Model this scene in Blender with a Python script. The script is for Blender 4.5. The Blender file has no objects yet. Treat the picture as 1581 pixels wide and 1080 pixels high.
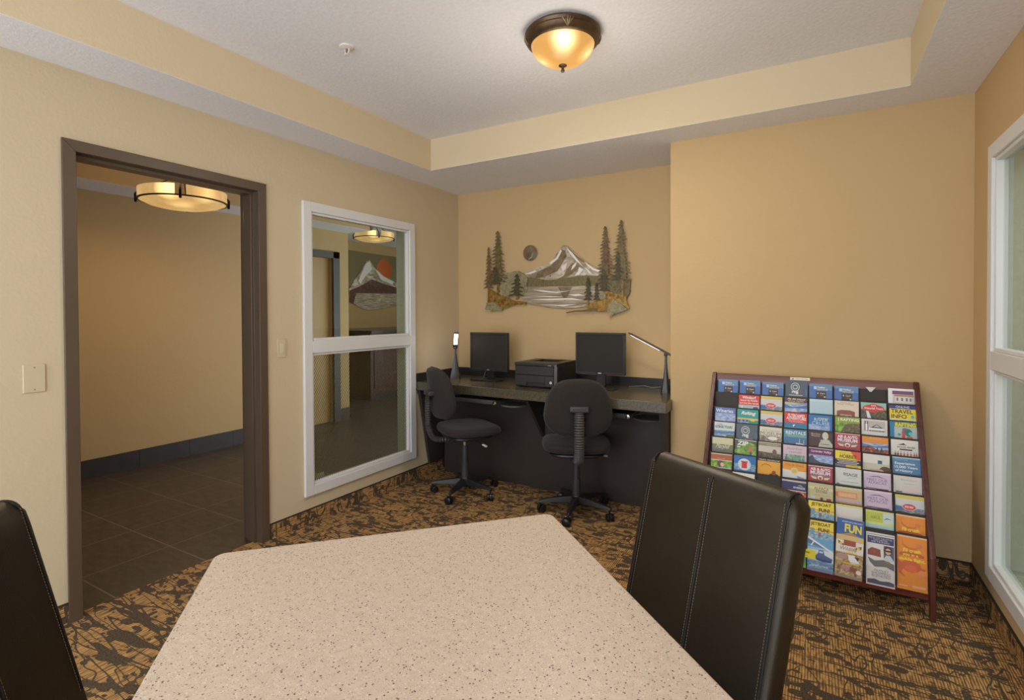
import bpy, math, random
from mathutils import Matrix, Vector
R = math.radians
random.seed(7)
S = bpy.context.scene
COL = S.collection

# ---------------------------------------------------------------- camera, world, lights
F_PX, CX, CY = 811.149, 790.4977, 493.7707
PITCH, ROLL, YAW = R(0.7711), R(-0.2587), R(30.112)
CAM = Vector((2.8246, -3.9023, 1.3462))
fwd = Vector((-math.sin(YAW) * math.cos(PITCH), math.cos(YAW) * math.cos(PITCH), -math.sin(PITCH)))
rgt = Vector((math.cos(YAW), math.sin(YAW), 0))
up = rgt.cross(fwd)
r2 = rgt * math.cos(ROLL) + up * math.sin(ROLL)
u2 = up * math.cos(ROLL) - rgt * math.sin(ROLL)
cd = bpy.data.cameras.new('camera')
cam = bpy.data.objects.new('camera', cd)
COL.objects.link(cam)
m = Matrix((r2, u2, -fwd)).transposed().to_4x4()
m.translation = CAM
cam.matrix_world = m
cd.sensor_width = 36
cd.lens = F_PX / 1581 * 36
cd.shift_x = 0
cd.shift_y = (CY - 540) / 1581
cd.clip_start = 0.02
S.camera = cam

S.view_settings.view_transform = 'Standard'
S.view_settings.look = 'None'
S.view_settings.gamma = 1
S.view_settings.use_curve_mapping = False
S.view_settings.exposure = 0.08

W = bpy.data.worlds.new('world')
S.world = W
W.use_nodes = True
W.node_tree.nodes['Background'].inputs[0].default_value = (0.86, 0.94, 1.06, 1)
W.node_tree.nodes['Background'].inputs[1].default_value = 3.4

def lamp_light(name, kind, loc, power, color, size=0.1, rot=None, sy=None):
    l = bpy.data.lights.new(name, kind)
    l.energy = power
    l.color = color
    if kind == 'AREA':
        l.size = size
        if sy: l.shape = 'RECTANGLE'; l.size_y = sy
    else:
        l.shadow_soft_size = size
    o = bpy.data.objects.new(name, l)
    o.location = loc
    if rot: o.rotation_euler = rot
    COL.objects.link(o)
    return o

# ceiling lamps of the room , two in the hall
WARM = (1.0, 0.80, 0.55)
lamp_light('lamp_glow', 'POINT', (1.80, -1.655, 2.02), 9, (1.0, 0.91, 0.80), 0.25)
lamp_light('lamp_glow', 'AREA', (1.80, -1.655, 2.44), 9, (1.0, 0.90, 0.78), 0.26)
lamp_light('hall_glow', 'AREA', (-1.24, -1.74, 2.12), 9.5, (1.0, 0.74, 0.42), 0.5)
lamp_light('hall_glow', 'POINT', (-1.24, -1.74, 2.50), 2.2, (1.0, 0.72, 0.38), 0.08)
lamp_light('hall_glow', 'AREA', (-2.75, 1.72, 2.37), 6, (1.0, 0.72, 0.40), 0.5)
lamp_light('hall_glow', 'POINT', (-2.75, 1.72, 2.60), 0.6, (1.0, 0.72, 0.38), 0.04)

# ---------------------------------------------------------------- materials
def srgb(c):
    f = lambda v: (v / 255 / 12.92) if v / 255 <= 0.04045 else ((v / 255 + 0.055) / 1.055) ** 2.4
    return (f(c[0]), f(c[1]), f(c[2]), 1)

_mc = {}
def mat(name, col, rough=0.6, metal=0.0, spec=0.5, emit=None, es=0.0, bump=None, var=None, coat=0.0):
    """plain procedural material; bump=(scale, strength), var=(scale, amount)"""
    if name in _mc: return _mc[name]
    M = bpy.data.materials.new(name)
    M.use_nodes = True
    nt = M.node_tree
    b = nt.nodes['Principled BSDF']
    b.inputs['Base Color'].default_value = srgb(col)
    b.inputs['Roughness'].default_value = rough
    b.inputs['Metallic'].default_value = metal
    b.inputs['Specular IOR Level'].default_value = spec
    b.inputs['Coat Weight'].default_value = coat
    if emit:
        b.inputs['Emission Color'].default_value = srgb(emit)
        b.inputs['Emission Strength'].default_value = es
    if bump or var:
        tc = nt.nodes.new('ShaderNodeTexCoord')
    if bump:
        n = nt.nodes.new('ShaderNodeTexNoise')
        n.inputs['Scale'].default_value = bump[0]
        n.inputs['Detail'].default_value = 3
        bp = nt.nodes.new('ShaderNodeBump')
        bp.inputs['Strength'].default_value = bump[1]
        bp.inputs['Distance'].default_value = 0.004
        nt.links.new(tc.outputs['Object'], n.inputs['Vector'])
        nt.links.new(n.outputs['Fac'], bp.inputs['Height'])
        nt.links.new(bp.outputs['Normal'], b.inputs['Normal'])
    if var:
        n = nt.nodes.new('ShaderNodeTexNoise')
        n.inputs['Scale'].default_value = var[0]
        n.inputs['Detail'].default_value = 4
        cr = nt.nodes.new('ShaderNodeValToRGB')
        a = 1 - var[1]; z = 1 + var[1]
        c = srgb(col)
        cr.color_ramp.elements[0].position = 0.3
        cr.color_ramp.elements[1].position = 0.7
        cr.color_ramp.elements[0].color = (c[0] * a, c[1] * a, c[2] * a, 1)
        cr.color_ramp.elements[1].color = (min(1, c[0] * z), min(1, c[1] * z), min(1, c[2] * z), 1)
        nt.links.new(tc.outputs['Object'], n.inputs['Vector'])
        nt.links.new(n.outputs['Fac'], cr.inputs['Fac'])
        nt.links.new(cr.outputs['Color'], b.inputs['Base Color'])
    _mc[name] = M
    return M

class NT:
    """small node helper"""
    def __init__(s, name):
        s.M = bpy.data.materials.new(name); s.M.use_nodes = True
        s.t = s.M.node_tree; s.b = s.t.nodes['Principled BSDF']
        s.pos = s.n('ShaderNodeNewGeometry').outputs['Position']
    def n(s, t, **k):
        x = s.t.nodes.new(t)
        for a, v in k.items(): setattr(x, a, v)
        return x
    def l(s, a, b): s.t.links.new(a, b)
    def math(s, op, a, b=None, c=None):
        x = s.n('ShaderNodeMath', operation=op)
        for i, v in enumerate((a, b, c)):
            if v is None: continue
            if isinstance(v, (int, float)): x.inputs[i].default_value = v
            else: s.l(v, x.inputs[i])
        return x.outputs[0]
    def mapping(s, v, scale=(1, 1, 1), rot=(0, 0, 0), loc=(0, 0, 0)):
        x = s.n('ShaderNodeMapping')
        x.inputs['Scale'].default_value = scale
        x.inputs['Rotation'].default_value = rot
        x.inputs['Location'].default_value = loc
        s.l(v, x.inputs['Vector'])
        return x.outputs[0]
    def noise(s, v, scale, detail=2, rough=0.5, dist=0):
        x = s.n('ShaderNodeTexNoise')
        x.inputs['Scale'].default_value = scale
        x.inputs['Detail'].default_value = detail
        x.inputs['Roughness'].default_value = rough
        x.inputs['Distortion'].default_value = dist
        s.l(v, x.inputs['Vector'])
        return x
    def vor(s, v, scale, feat='F1', rnd=1.0):
        x = s.n('ShaderNodeTexVoronoi', feature=feat)
        x.inputs['Scale'].default_value = scale
        x.inputs['Randomness'].default_value = rnd
        s.l(v, x.inputs['Vector'])
        return x
    def ramp(s, f, stops, interp='LINEAR'):
        x = s.n('ShaderNodeValToRGB')
        x.color_ramp.interpolation = interp
        e = x.color_ramp.elements
        while len(e) < len(stops): e.new(0.5)
        for i, (p, c) in enumerate(stops):
            e[i].position = p
            e[i].color = srgb(c) if len(c) == 3 else c
        s.l(f, x.inputs['Fac'])
        return x.outputs['Color']
    def mix(s, f, a, b):
        x = s.n('ShaderNodeMix', data_type='RGBA')
        for i, v in ((0, f), (6, a), (7, b)):
            if isinstance(v, (int, float)): x.inputs[i].default_value = v
            elif isinstance(v, tuple): x.inputs[i].default_value = srgb(v)
            else: s.l(v, x.inputs[i])
        return x.outputs[2]
    def bump(s, h, st, d=0.003):
        x = s.n('ShaderNodeBump')
        x.inputs['Strength'].default_value = st
        x.inputs['Distance'].default_value = d
        s.l(h, x.inputs['Height'])
        s.l(x.outputs[0], s.b.inputs['Normal'])

def carpet_mat(strip=False):
    k = NT('carpet_wall_strip' if strip else 'carpet')
    sx = k.n('ShaderNodeSeparateXYZ'); k.l(k.pos, sx.inputs[0])
    cb = k.n('ShaderNodeCombineXYZ')
    if strip:      # strips cut across the weave: lines lie level
        k.l(sx.outputs[2], cb.inputs[0]); k.l(k.math('ADD', sx.outputs[0], sx.outputs[1]), cb.inputs[1])
    else:
        k.l(sx.outputs[0], cb.inputs[0]); k.l(sx.outputs[1], cb.inputs[1])
    v = cb.outputs[0]
    # woven rows running along the room: bright cord, dark gap, broken up in length
    wob = k.noise(k.mapping(v, (6, 2.5, 1)), 1.0, 2).outputs['Fac']
    ph = k.math('ADD', k.math('MULTIPLY', k.math('ADD', *(sx.outputs[2] if strip else sx.outputs[0], 0.0)), 105.0), k.math('MULTIPLY', wob, 1.2))
    row = k.math('ABSOLUTE', k.math('SUBTRACT', k.math('FRACT', ph), 0.5))
    seg = k.noise(k.mapping(v, (110, 16, 1)), 1.0, 2, 0.6).outputs['Fac']
    f = k.math('ADD', k.math('MULTIPLY', row, 0.62), k.math('MULTIPLY', seg, 0.9))
    gold = k.ramp(f, [(0.40, (98, 78, 54)), (0.55, (142, 108, 68)), (0.66, (186, 144, 88)), (0.80, (206, 164, 106))])
    dn = k.noise(v, 16, 3, 0.6).outputs['Color']
    vm = k.n('ShaderNodeVectorMath', operation='MULTIPLY_ADD')
    k.l(dn, vm.inputs[0]); vm.inputs[1].default_value = (0.028, 0.028, 0); k.l(v, vm.inputs[2])
    dv = vm.outputs[0]
    def leaves(scale, rz, off, th, keep):
        vo = k.vor(k.mapping(dv, scale, (0, 0, R(rz)), off), 1.0)
        wn = k.n('ShaderNodeTexWhiteNoise'); k.l(vo.outputs['Color'], wn.inputs['Vector'])
        return k.math('MULTIPLY', k.math('LESS_THAN', vo.outputs['Distance'], th), k.math('GREATER_THAN', wn.outputs['Value'], keep))
    ls_ = [leaves((8.0, 15.5, 1), 12, (0, 0, 0), 0.33, 0.46), leaves((9.5, 18, 1), -24, (3.3, 1.7, 0), 0.31, 0.55), leaves((20, 15, 1), 40, (7.3, 4.7, 0), 0.28, 0.55), leaves((26, 40, 1), 5, (1.3, 9.7, 0), 0.30, 0.45)]
    def vine(sc, off, w, stretch, rz):
        n = k.noise(k.mapping(v, stretch, (0, 0, R(rz)), off), sc, 1.5, 0.4).outputs['Fac']
        return k.math('LESS_THAN', k.math('ABSOLUTE', k.math('SUBTRACT', n, 0.5)), w)
    vs_ = [vine(1.0, (0, 0, 0), 0.0095, (1.5, 9.0, 1), 10), vine(1.0, (9, 4, 0), 0.009, (1.4, 10.0, 1), -9), vine(1.0, (2, 14, 0), 0.009, (3.2, 9.5, 1), 26), vine(1.0, (5, 24, 0), 0.008, (9.0, 3.8, 1), 14)]
    dark = ls_[0]
    for q in ls_[1:] + vs_: dark = k.math('MAXIMUM', dark, q)
    dcol = k.ramp(k.noise(v, 160, 2).outputs['Fac'], [(0.35, (70, 59, 47)), (0.65, (98, 84, 67))])
    k.l(k.mix(dark, gold, dcol), k.b.inputs['Base Color'])
    k.b.inputs['Roughness'].default_value = 0.95
    k.b.inputs['Specular IOR Level'].default_value = 0.1
    k.bump(k.noise(v, 400, 2).outputs['Fac'], 0.5, 0.004)
    return k.M

def tile_mat():
    k = NT('floor_tile')
    sx = k.n('ShaderNodeSeparateXYZ'); k.l(k.pos, sx.inputs[0])
    def grid(o, off):
        p = k.math('FRACT', k.math('DIVIDE', k.math('ADD', o, off), 0.43))
        return k.math('LESS_THAN', k.math('ABSOLUTE', k.math('SUBTRACT', p, 0.5)), 0.007)
    g = k.math('MAXIMUM', grid(sx.outputs[0], 10.75 + 0.43 + 0.215 - 0.43), grid(sx.outputs[1], 10.75 + 2.275 + 0.215))
    n = k.noise(k.mapping(k.pos, (3, 8, 3)), 3, 6, 0.65).outputs['Fac']
    c = k.ramp(n, [(0.3, (52, 44, 36)), (0.55, (70, 58, 46)), (0.75, (84, 71, 57))])
    k.l(k.mix(g, c, (118, 106, 88)), k.b.inputs['Base Color'])
    k.b.inputs['Roughness'].default_value = 0.42
    k.bump(k.math('SUBTRACT', k.math('MULTIPLY', n, 0.4), g), 0.35, 0.002)
    return k.M

def table_mat():
    k = NT('speckled_laminate')
    base = k.ramp(k.noise(k.pos, 60, 4, 0.7).outputs['Fac'], [(0.3, (192, 173, 152)), (0.7, (208, 190, 170))])
    def specks(scale, th, cols, off):
        vo = k.vor(k.mapping(k.pos, (1, 1, 1), (0, 0, 0.4), off), scale)
        wn = k.n('ShaderNodeTexWhiteNoise'); k.l(vo.outputs['Color'], wn.inputs['Vector'])
        s = k.math('MULTIPLY', k.math('LESS_THAN', vo.outputs['Distance'], 0.36), k.math('GREATER_THAN', wn.outputs['Value'], th))
        return s, k.ramp(vo.outputs['Color'], cols, 'CONSTANT')
    s1, c1 = specks(215, 0.86, [(0, (92, 72, 58)), (0.45, (124, 102, 82)), (0.7, (112, 110, 98))], (0, 0, 0))
    s2, c2 = specks(270, 0.82, [(0, (222, 210, 194)), (0.5, (212, 198, 180)), (0.8, (164, 158, 140))], (5, 3, 0))
    s3, c3 = specks(420, 0.72, [(0, (150, 118, 92)), (0.5, (176, 150, 122))], (1, 8, 0))
    c = k.mix(s3, base, c3)
    c = k.mix(s2, c, c2)
    c = k.mix(s1, c, c1)
    k.l(c, k.b.inputs['Base Color'])
    k.b.inputs['Roughness'].default_value = 0.42
    k.b.inputs['Specular IOR Level'].default_value = 0.35
    return k.M

def ceiling_mat():
    k = NT('textured_ceiling')
    n = k.noise(k.mapping(k.pos, (1, 1, 1)), 55, 4, 0.6).outputs['Fac']
    k.l(k.ramp(n, [(0.3, (232, 231, 232)), (0.7, (240, 239, 240))]), k.b.inputs['Base Color'])
    k.b.inputs['Roughness'].default_value = 0.95
    k.b.inputs['Specular IOR Level'].default_value = 0.1
    k.bump(n, 0.5, 0.004)
    return k.M

def glass_mat(name, tint=(235, 240, 236), lines=False, refl=0.08):
    M = bpy.data.materials.new(name); M.use_nodes = True
    t = M.node_tree
    for n in list(t.nodes): t.nodes.remove(n)
    out = t.nodes.new('ShaderNodeOutputMaterial')
    tr = t.nodes.new('ShaderNodeBsdfTransparent'); tr.inputs[0].default_value = srgb(tint)
    gl = t.nodes.new('ShaderNodeBsdfGlossy'); gl.inputs['Roughness'].default_value = 0.03
    fr = t.nodes.new('ShaderNodeFresnel'); fr.inputs['IOR'].default_value = 1.45
    mx = t.nodes.new('ShaderNodeMixShader')
    ge = t.nodes.new('ShaderNodeNewGeometry')
    m0 = t.nodes.new('ShaderNodeMath'); m0.operation = 'SUBTRACT'; m0.inputs[0].default_value = 1.0; t.links.new(ge.outputs['Backfacing'], m0.inputs[1])
    m1 = t.nodes.new('ShaderNodeMath'); m1.operation = 'MULTIPLY'; t.links.new(m0.outputs[0], m1.inputs[0]); t.links.new(fr.outputs[0], m1.inputs[1])
    t.links.new(m1.outputs[0], mx.inputs[0]); t.links.new(tr.outputs[0], mx.inputs[1]); t.links.new(gl.outputs[0], mx.inputs[2])
    last = mx.outputs[0]
    if lines:   # fine diagonal lines across the pane
        g = t.nodes.new('ShaderNodeNewGeometry')
        sx = t.nodes.new('ShaderNodeSeparateXYZ'); t.links.new(g.outputs['Position'], sx.inputs[0])
        def mth(op, a, b):
            x = t.nodes.new('ShaderNodeMath'); x.operation = op
            for i, v in enumerate((a, b)):
                if isinstance(v, (int, float)): x.inputs[i].default_value = v
                else: t.links.new(v, x.inputs[i])
            return x.outputs[0]
        d = mth('SUBTRACT', mth('MULTIPLY', sx.outputs[1], 1.15), mth('MULTIPLY', sx.outputs[2], 0.75))
        fac = mth('MULTIPLY', mth('LESS_THAN', mth('FRACT', mth('DIVIDE', d, 0.0200), 0), 0.24), 0.62)
        df = t.nodes.new('ShaderNodeBsdfDiffuse'); df.inputs[0].default_value = srgb((112, 100, 72))
        m2 = t.nodes.new('ShaderNodeMixShader')
        t.links.new(fac, m2.inputs[0]); t.links.new(last, m2.inputs[1]); t.links.new(df.outputs[0], m2.inputs[2])
        last = m2.outputs[0]
    t.links.new(last, out.inputs[0])
    return M

def photo_mat(name, cols, scale=60, stretch=(1, 1, 1)):
    """mottled printed picture made of three inks"""
    if name in _mc: return _mc[name]
    k = NT(name)
    tc = k.n('ShaderNodeTexCoord')
    n = k.noise(k.mapping(tc.outputs['Object'], stretch), scale, 3, 0.6, 0.6).outputs['Fac']
    st = [(0.30 + 0.42 * i / max(1, len(cols) - 1), c) for i, c in enumerate(cols)]
    k.l(k.ramp(n, st), k.b.inputs['Base Color'])
    k.b.inputs['Roughness'].default_value = 0.4
    _mc[name] = k.M
    return k.M

def wood_mat(name, c1, c2, rough=0.35, axis='x'):
    k = NT(name)
    st = {'x': (2, 40, 40), 'y': (40, 2, 40), 'z': (40, 40, 2)}[axis]
    n = k.noise(k.mapping(k.pos, st), 1.0, 4, 0.6, 0.4).outputs['Fac']
    k.l(k.ramp(n, [(0.3, c1), (0.7, c2)]), k.b.inputs['Base Color'])
    k.b.inputs['Roughness'].default_value = rough
    return k.M

def leather_mat():
    k = NT('black_leather')
    tc = k.n('ShaderNodeTexCoord')
    v = tc.outputs['Object']
    n = k.noise(v, 5, 3, 0.6).outputs['Fac']
    k.l(k.ramp(n, [(0.3, (26, 21, 16)), (0.7, (36, 30, 22))]), k.b.inputs['Base Color'])
    k.l(k.ramp(n, [(0.3, (0.34, 0.34, 0.34, 1)), (0.7, (0.44, 0.44, 0.44, 1))]), k.b.inputs['Roughness'])
    k.b.inputs['Specular IOR Level'].default_value = 0.5
    k.b.inputs['Specular Tint'].default_value = (1.0, 0.88, 0.68, 1)
    h = k.math('ADD', k.vor(v, 420).outputs['Distance'], k.math('MULTIPLY', k.noise(v, 14, 3).outputs['Fac'], 4.0))
    k.bump(h, 0.16, 0.002)
    return k.M

def fabric_mat():
    k = NT('dark_chair_fabric')
    tc = k.n('ShaderNodeTexCoord')
    n = k.noise(tc.outputs['Object'], 220, 3, 0.7).outputs['Fac']
    k.l(k.ramp(n, [(0.35, (34, 28, 25)), (0.65, (50, 42, 37))]), k.b.inputs['Base Color'])
    k.b.inputs['Roughness'].default_value = 0.95
    k.b.inputs['Sheen Weight'].default_value = 0.1
    k.bump(n, 0.4, 0.002)
    return k.M

def counter_mat():
    k = NT('dark_speckled_counter')
    vo = k.vor(k.pos, 260)
    n = k.noise(k.pos, 90, 3).outputs['Fac']
    base = k.ramp(n, [(0.3, (70, 66, 52)), (0.7, (96, 90, 72))])
    s = k.math('LESS_THAN', vo.outputs['Distance'], 0.25)
    k.l(k.mix(s, base, (104, 98, 82)), k.b.inputs['Base Color'])
    k.b.inputs['Roughness'].default_value = 0.22
    return k.M

def metal_art(name, stops, scale=14, stretch=(1, 1, 1), rough=0.4, metal=0.65, rot=(0, 0, 0)):
    k = NT(name)
    n = k.noise(k.mapping(k.pos, stretch, rot), scale, 4, 0.6, 0.5).outputs['Fac']
    k.l(k.ramp(n, stops), k.b.inputs['Base Color'])
    k.b.inputs['Roughness'].default_value = rough
    k.b.inputs['Metallic'].default_value = metal
    return k.M

CARPET, CARPET_STRIP, TILE, CEIL = carpet_mat(), carpet_mat(True), tile_mat(), ceiling_mat()
P_LEFT = mat('khaki_wall_paint', (207, 190, 157), 0.85, bump=(60, 0.25), spec=0.2)
P_BACK = mat('tan_wall_paint', (203, 174, 128), 0.85, bump=(60, 0.25), spec=0.2)
P_FASC = mat('cream_soffit_paint', (220, 202, 168), 0.85, bump=(60, 0.25), spec=0.2)
P_HALL = mat('hall_wall_paint', (178, 148, 100), 0.6, bump=(60, 0.2), spec=0.3)
P_WHITE = mat('white_window_paint', (222, 222, 220), 0.4)
P_REVEAL = mat('pale_green_reveal_paint', (188, 189, 174), 0.7, var=(60, 0.06))
DOORF = mat('brown_door_frame_paint', (90, 74, 58), 0.38, var=(4, 0.05))
BLACKP = mat('black_plastic', (34, 33, 34), 0.38)
DARKP = mat('dark_grey_plastic', (58, 56, 58), 0.45)
LEATHER, FABRIC = leather_mat(), fabric_mat()
COUNTER = counter_mat()
LAMINATE = mat('black_brown_laminate', (52, 43, 37), 0.45, var=(3, 0.08))
CHROME = mat('chrome_metal', (205, 203, 198), 0.2, metal=1.0)
BRONZE = mat('bronze_metal', (96, 78, 58), 0.38, metal=0.8, var=(30, 0.2))
DBRONZE = mat('dark_bronze_metal', (60, 46, 34), 0.42, metal=0.7)

# ---------------------------------------------------------------- mesh builder
class MB:
    def __init__(s): s.v = []; s.f = []; s.m = []; s.xf = None
    def add(s, vs, fs, mi=0):
        o = len(s.v)
        for p in vs:
            p = Vector(p)
            s.v.append(s.xf @ p if s.xf else p)
        for f in fs: s.f.append([o + i for i in f]); s.m.append(mi)
        return s
    def box(s, a, b, mi=0):
        x0, x1 = sorted((a[0], b[0])); y0, y1 = sorted((a[1], b[1])); z0, z1 = sorted((a[2], b[2]))
        return s.add([(x0, y0, z0), (x1, y0, z0), (x1, y1, z0), (x0, y1, z0), (x0, y0, z1), (x1, y0, z1), (x1, y1, z1), (x0, y1, z1)],
              [(0, 3, 2, 1), (4, 5, 6, 7), (0, 1, 5, 4), (1, 2, 6, 5), (2, 3, 7, 6), (3, 0, 4, 7)], mi)
    def prism(s, pts, axis, a, b, mi=0):
        """pts: 2D outline in the plane across axis, extruded from a to b"""
        def P(p, t):
            return {'x': (t, p[0], p[1]), 'y': (p[0], t, p[1]), 'z': (p[0], p[1], t)}[axis]
        n = len(pts)
        vs = [P(p, a) for p in pts] + [P(p, b) for p in pts]
        fs = [list(range(n)), list(range(2 * n - 1, n - 1, -1))]
        fs += [(i, (i + 1) % n, n + (i + 1) % n, n + i) for i in range(n)]
        return s.add(vs, fs, mi)
    def lathe(s, prof, c=(0, 0, 0), n=32, axis='z', mi=0, cap=True):
        vs = []
        for r, h in prof:
            for i in range(n):
                t = 2 * math.pi * i / n
                a, b = r * math.cos(t), r * math.sin(t)
                p = {'z': (a, b, h), 'x': (h, a, b), 'y': (a, h, b)}[axis]
                vs.append((p[0] + c[0], p[1] + c[1], p[2] + c[2]))
        fs = []
        for k in range(len(prof) - 1):
            for i in range(n):
                j = (i + 1) % n
                fs.append((k * n + i, k * n + j, (k + 1) * n + j, (k + 1) * n + i))
        if cap:
            if prof[0][0] > 1e-6: fs.append(tuple(range(n))[::-1])
            if prof[-1][0] > 1e-6: fs.append(tuple((len(prof) - 1) * n + i for i in range(n)))
        return s.add(vs, fs, mi)
    def cyl(s, p0, p1, r0, r1=None, n=16, mi=0):
        return s.tube([p0, p1], [r0, r0 if r1 is None else r1], n, mi)
    def tube(s, pts, rad, n=10, mi=0, flat=1.0, upv=None):
        pts = [Vector(p) for p in pts]
        if not isinstance(rad, (list, tuple)): rad = [rad] * len(pts)
        vs = []; prev = None
        for i, p in enumerate(pts):
            d = (pts[min(i + 1, len(pts) - 1)] - pts[max(i - 1, 0)]).normalized()
            ref = Vector(upv) if upv else (prev if prev is not None else (Vector((0, 0, 1)) if abs(d.z) < 0.9 else Vector((1, 0, 0))))
            a = (ref - d * ref.dot(d)).normalized()
            prev = a
            b = d.cross(a)
            for j in range(n):
                t = 2 * math.pi * j / n
                vs.append(p + (a * math.cos(t) * flat + b * math.sin(t)) * rad[i])
        fs = []
        for k in range(len(pts) - 1):
            for i in range(n):
                j = (i + 1) % n
                fs.append((k * n + i, k * n + j, (k + 1) * n + j, (k + 1) * n + i))
        fs.append(tuple(range(n))[::-1]); fs.append(tuple((len(pts) - 1) * n + i for i in range(n)))
        return s.add(vs, fs, mi)
    def quad(s, p, mi=0): return s.add(p, [tuple(range(len(p)))], mi)
    def build(s, name, mats, parent=None, smooth=False, bevel=0, seg=2, sub=0, angle=35):
        import bmesh
        me = bpy.data.meshes.new(name)
        me.from_pydata([tuple(v) for v in s.v], [], s.f)
        if not isinstance(mats, (list, tuple)): mats = [mats]
        for mm in mats: me.materials.append(mm)
        me.polygons.foreach_set('material_index', s.m)
        if not getattr(s, 'keep', False):
            bm = bmesh.new(); bm.from_mesh(me)
            bmesh.ops.recalc_face_normals(bm, faces=bm.faces)
            bm.to_mesh(me); bm.free()
        if smooth or bevel:
            me.polygons.foreach_set('use_smooth', [True] * len(me.polygons))
            me.set_sharp_from_angle(angle=R(angle))
        me.update()
        o = bpy.data.objects.new(name, me)
        COL.objects.link(o)
        if parent: o.parent = parent
        if bevel:
            b = o.modifiers.new('bevel', 'BEVEL'); b.width = bevel; b.segments = seg; b.limit_method = 'ANGLE'; b.angle_limit = R(30)
            b.harden_normals = False
        if sub:
            b = o.modifiers.new('subsurf', 'SUBSURF'); b.levels = sub; b.render_levels = sub
        return o

def thing(name, label, cat, loc=(0, 0, 0), rz=0, group=None):
    o = bpy.data.objects.new(name, None); COL.objects.link(o)
    o.location = loc; o.rotation_euler = (0, 0, rz)
    o.empty_display_size = 0.05
    return tag(o, label, cat, group)
def tag(o, label, cat, group=None):
    o['label'] = label; o['category'] = cat
    if group: o['group'] = group
    return o
def struct(o): o['kind'] = 'structure'; return o
def copy_thing(o, name=None):
    c = o.copy(); COL.objects.link(c)
    for ch in list(o.children):
        d = ch.copy(); COL.objects.link(d); d.parent = c
        for g in list(ch.children):
            e = g.copy(); COL.objects.link(e); e.parent = d
    return c

_tc = {}
def text_geo(body, bold=0.0, shear=0.0):
    key = (body, bold, shear)
    if key in _tc: return _tc[key]
    cu = bpy.data.curves.new('lettering', 'FONT')
    cu.body = body; cu.size = 1; cu.offset = bold; cu.shear = shear; cu.align_x = 'CENTER'; cu.space_line = 0.8
    cu.resolution_u = 3
    ob = bpy.data.objects.new('lettering', cu)
    me = bpy.data.meshes.new_from_object(ob)
    vs = [(v.co.x, v.co.y) for v in me.vertices]
    fs = [tuple(p.vertices) for p in me.polygons]
    bpy.data.objects.remove(ob); bpy.data.curves.remove(cu); bpy.data.meshes.remove(me)
    x0 = min(v[0] for v in vs); x1 = max(v[0] for v in vs); y0 = min(v[1] for v in vs); y1 = max(v[1] for v in vs)
    vs = [((x - x0) / (x1 - x0), (y - y0) / (y1 - y0)) for x, y in vs]
    _tc[key] = (vs, fs)
    return _tc[key]

# ---------------------------------------------------------------- room shell
XR, PY, AX, HS, TH = 3.4964, -0.5052, 2.0208, 2.42, 2.651
TX, TY, TR = 0.308, -0.770, 3.209
YB = -4.9
D0, D1, DZ = -2.858, -1.988, 2.062      # door opening
W0, W1, WZ0, WZ1 = -1.6858, -0.6201, 0.1772, 2.0652
WT = 0.15

fl = MB().box((-0.06, YB, -0.05), (XR + 0.3, 0.1, 0)); fl = struct(fl.build('floor', CARPET))
hf = MB().box((-5.4, -6.2, -0.05), (-0.06, 5.0, -0.0)); hf = struct(hf.build('floor_hall', TILE))

i = 0.03  # window frame lies over the rough opening by this much
wl = MB()
wl.box((-WT, -6.3, 0), (0, D0 - 0.004, 2.75)); wl.box((-WT, D0 - 0.004, DZ + 0.004), (0, D1 + 0.004, 2.75))
wl.box((-WT, D1 + 0.004, 0), (0, W0 + i, 2.75)); wl.box((-WT, W0 + i, 0), (0, W1 - i, WZ0 + i)); wl.box((-WT, W0 + i, WZ1 - i), (0, W1 - i, 2.75))
wl.box((-WT, W1 - i, 0), (0, 0.1, 2.75))
struct(wl.build('wall_left', [P_LEFT]))
wb = MB().box((0, 0, 0), (AX, 0.1, 2.75)); wb.box((AX, PY, 0), (XR + 0.15, 0.1, 2.75))
struct(wb.build('wall_back', P_BACK))
V0, V1 = -1.906, -0.84
wr = MB()
wr.box((XR, YB, 0), (XR + WT, V0 + i, 2.75)); wr.box((XR, V0 + i, 0), (XR + WT, V1 - i, WZ0 + i)); wr.box((XR, V0 + i, WZ1 - i), (XR + WT, V1 - i, 2.75))
wr.box((XR, V1 - i, 0), (XR + WT, PY, 2.75))
struct(wr.build('wall_right', P_BACK))
ce = MB()
ce.box((0, TY, HS), (XR, 0, HS + 0.0015)); ce.box((0, YB, HS), (TX, TY, HS + 0.0015)); ce.box((TR, YB, HS), (XR, TY, HS + 0.0015))
ce.box((TX - 0.1, YB, TH), (TR + 0.1, TY + 0.1, TH + 0.1))
struct(ce.build('ceiling', CEIL))
fa = MB()
fa.box((TX - 0.02, YB, HS + 0.0015), (TX, TY, TH)); fa.box((TX - 0.02, TY, HS + 0.0015), (TR + 0.02, TY + 0.02, TH)); fa.box((TR, YB, HS + 0.0015), (TR + 0.02, TY, TH))
struct(fa.build('trim_1', P_FASC))

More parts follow.
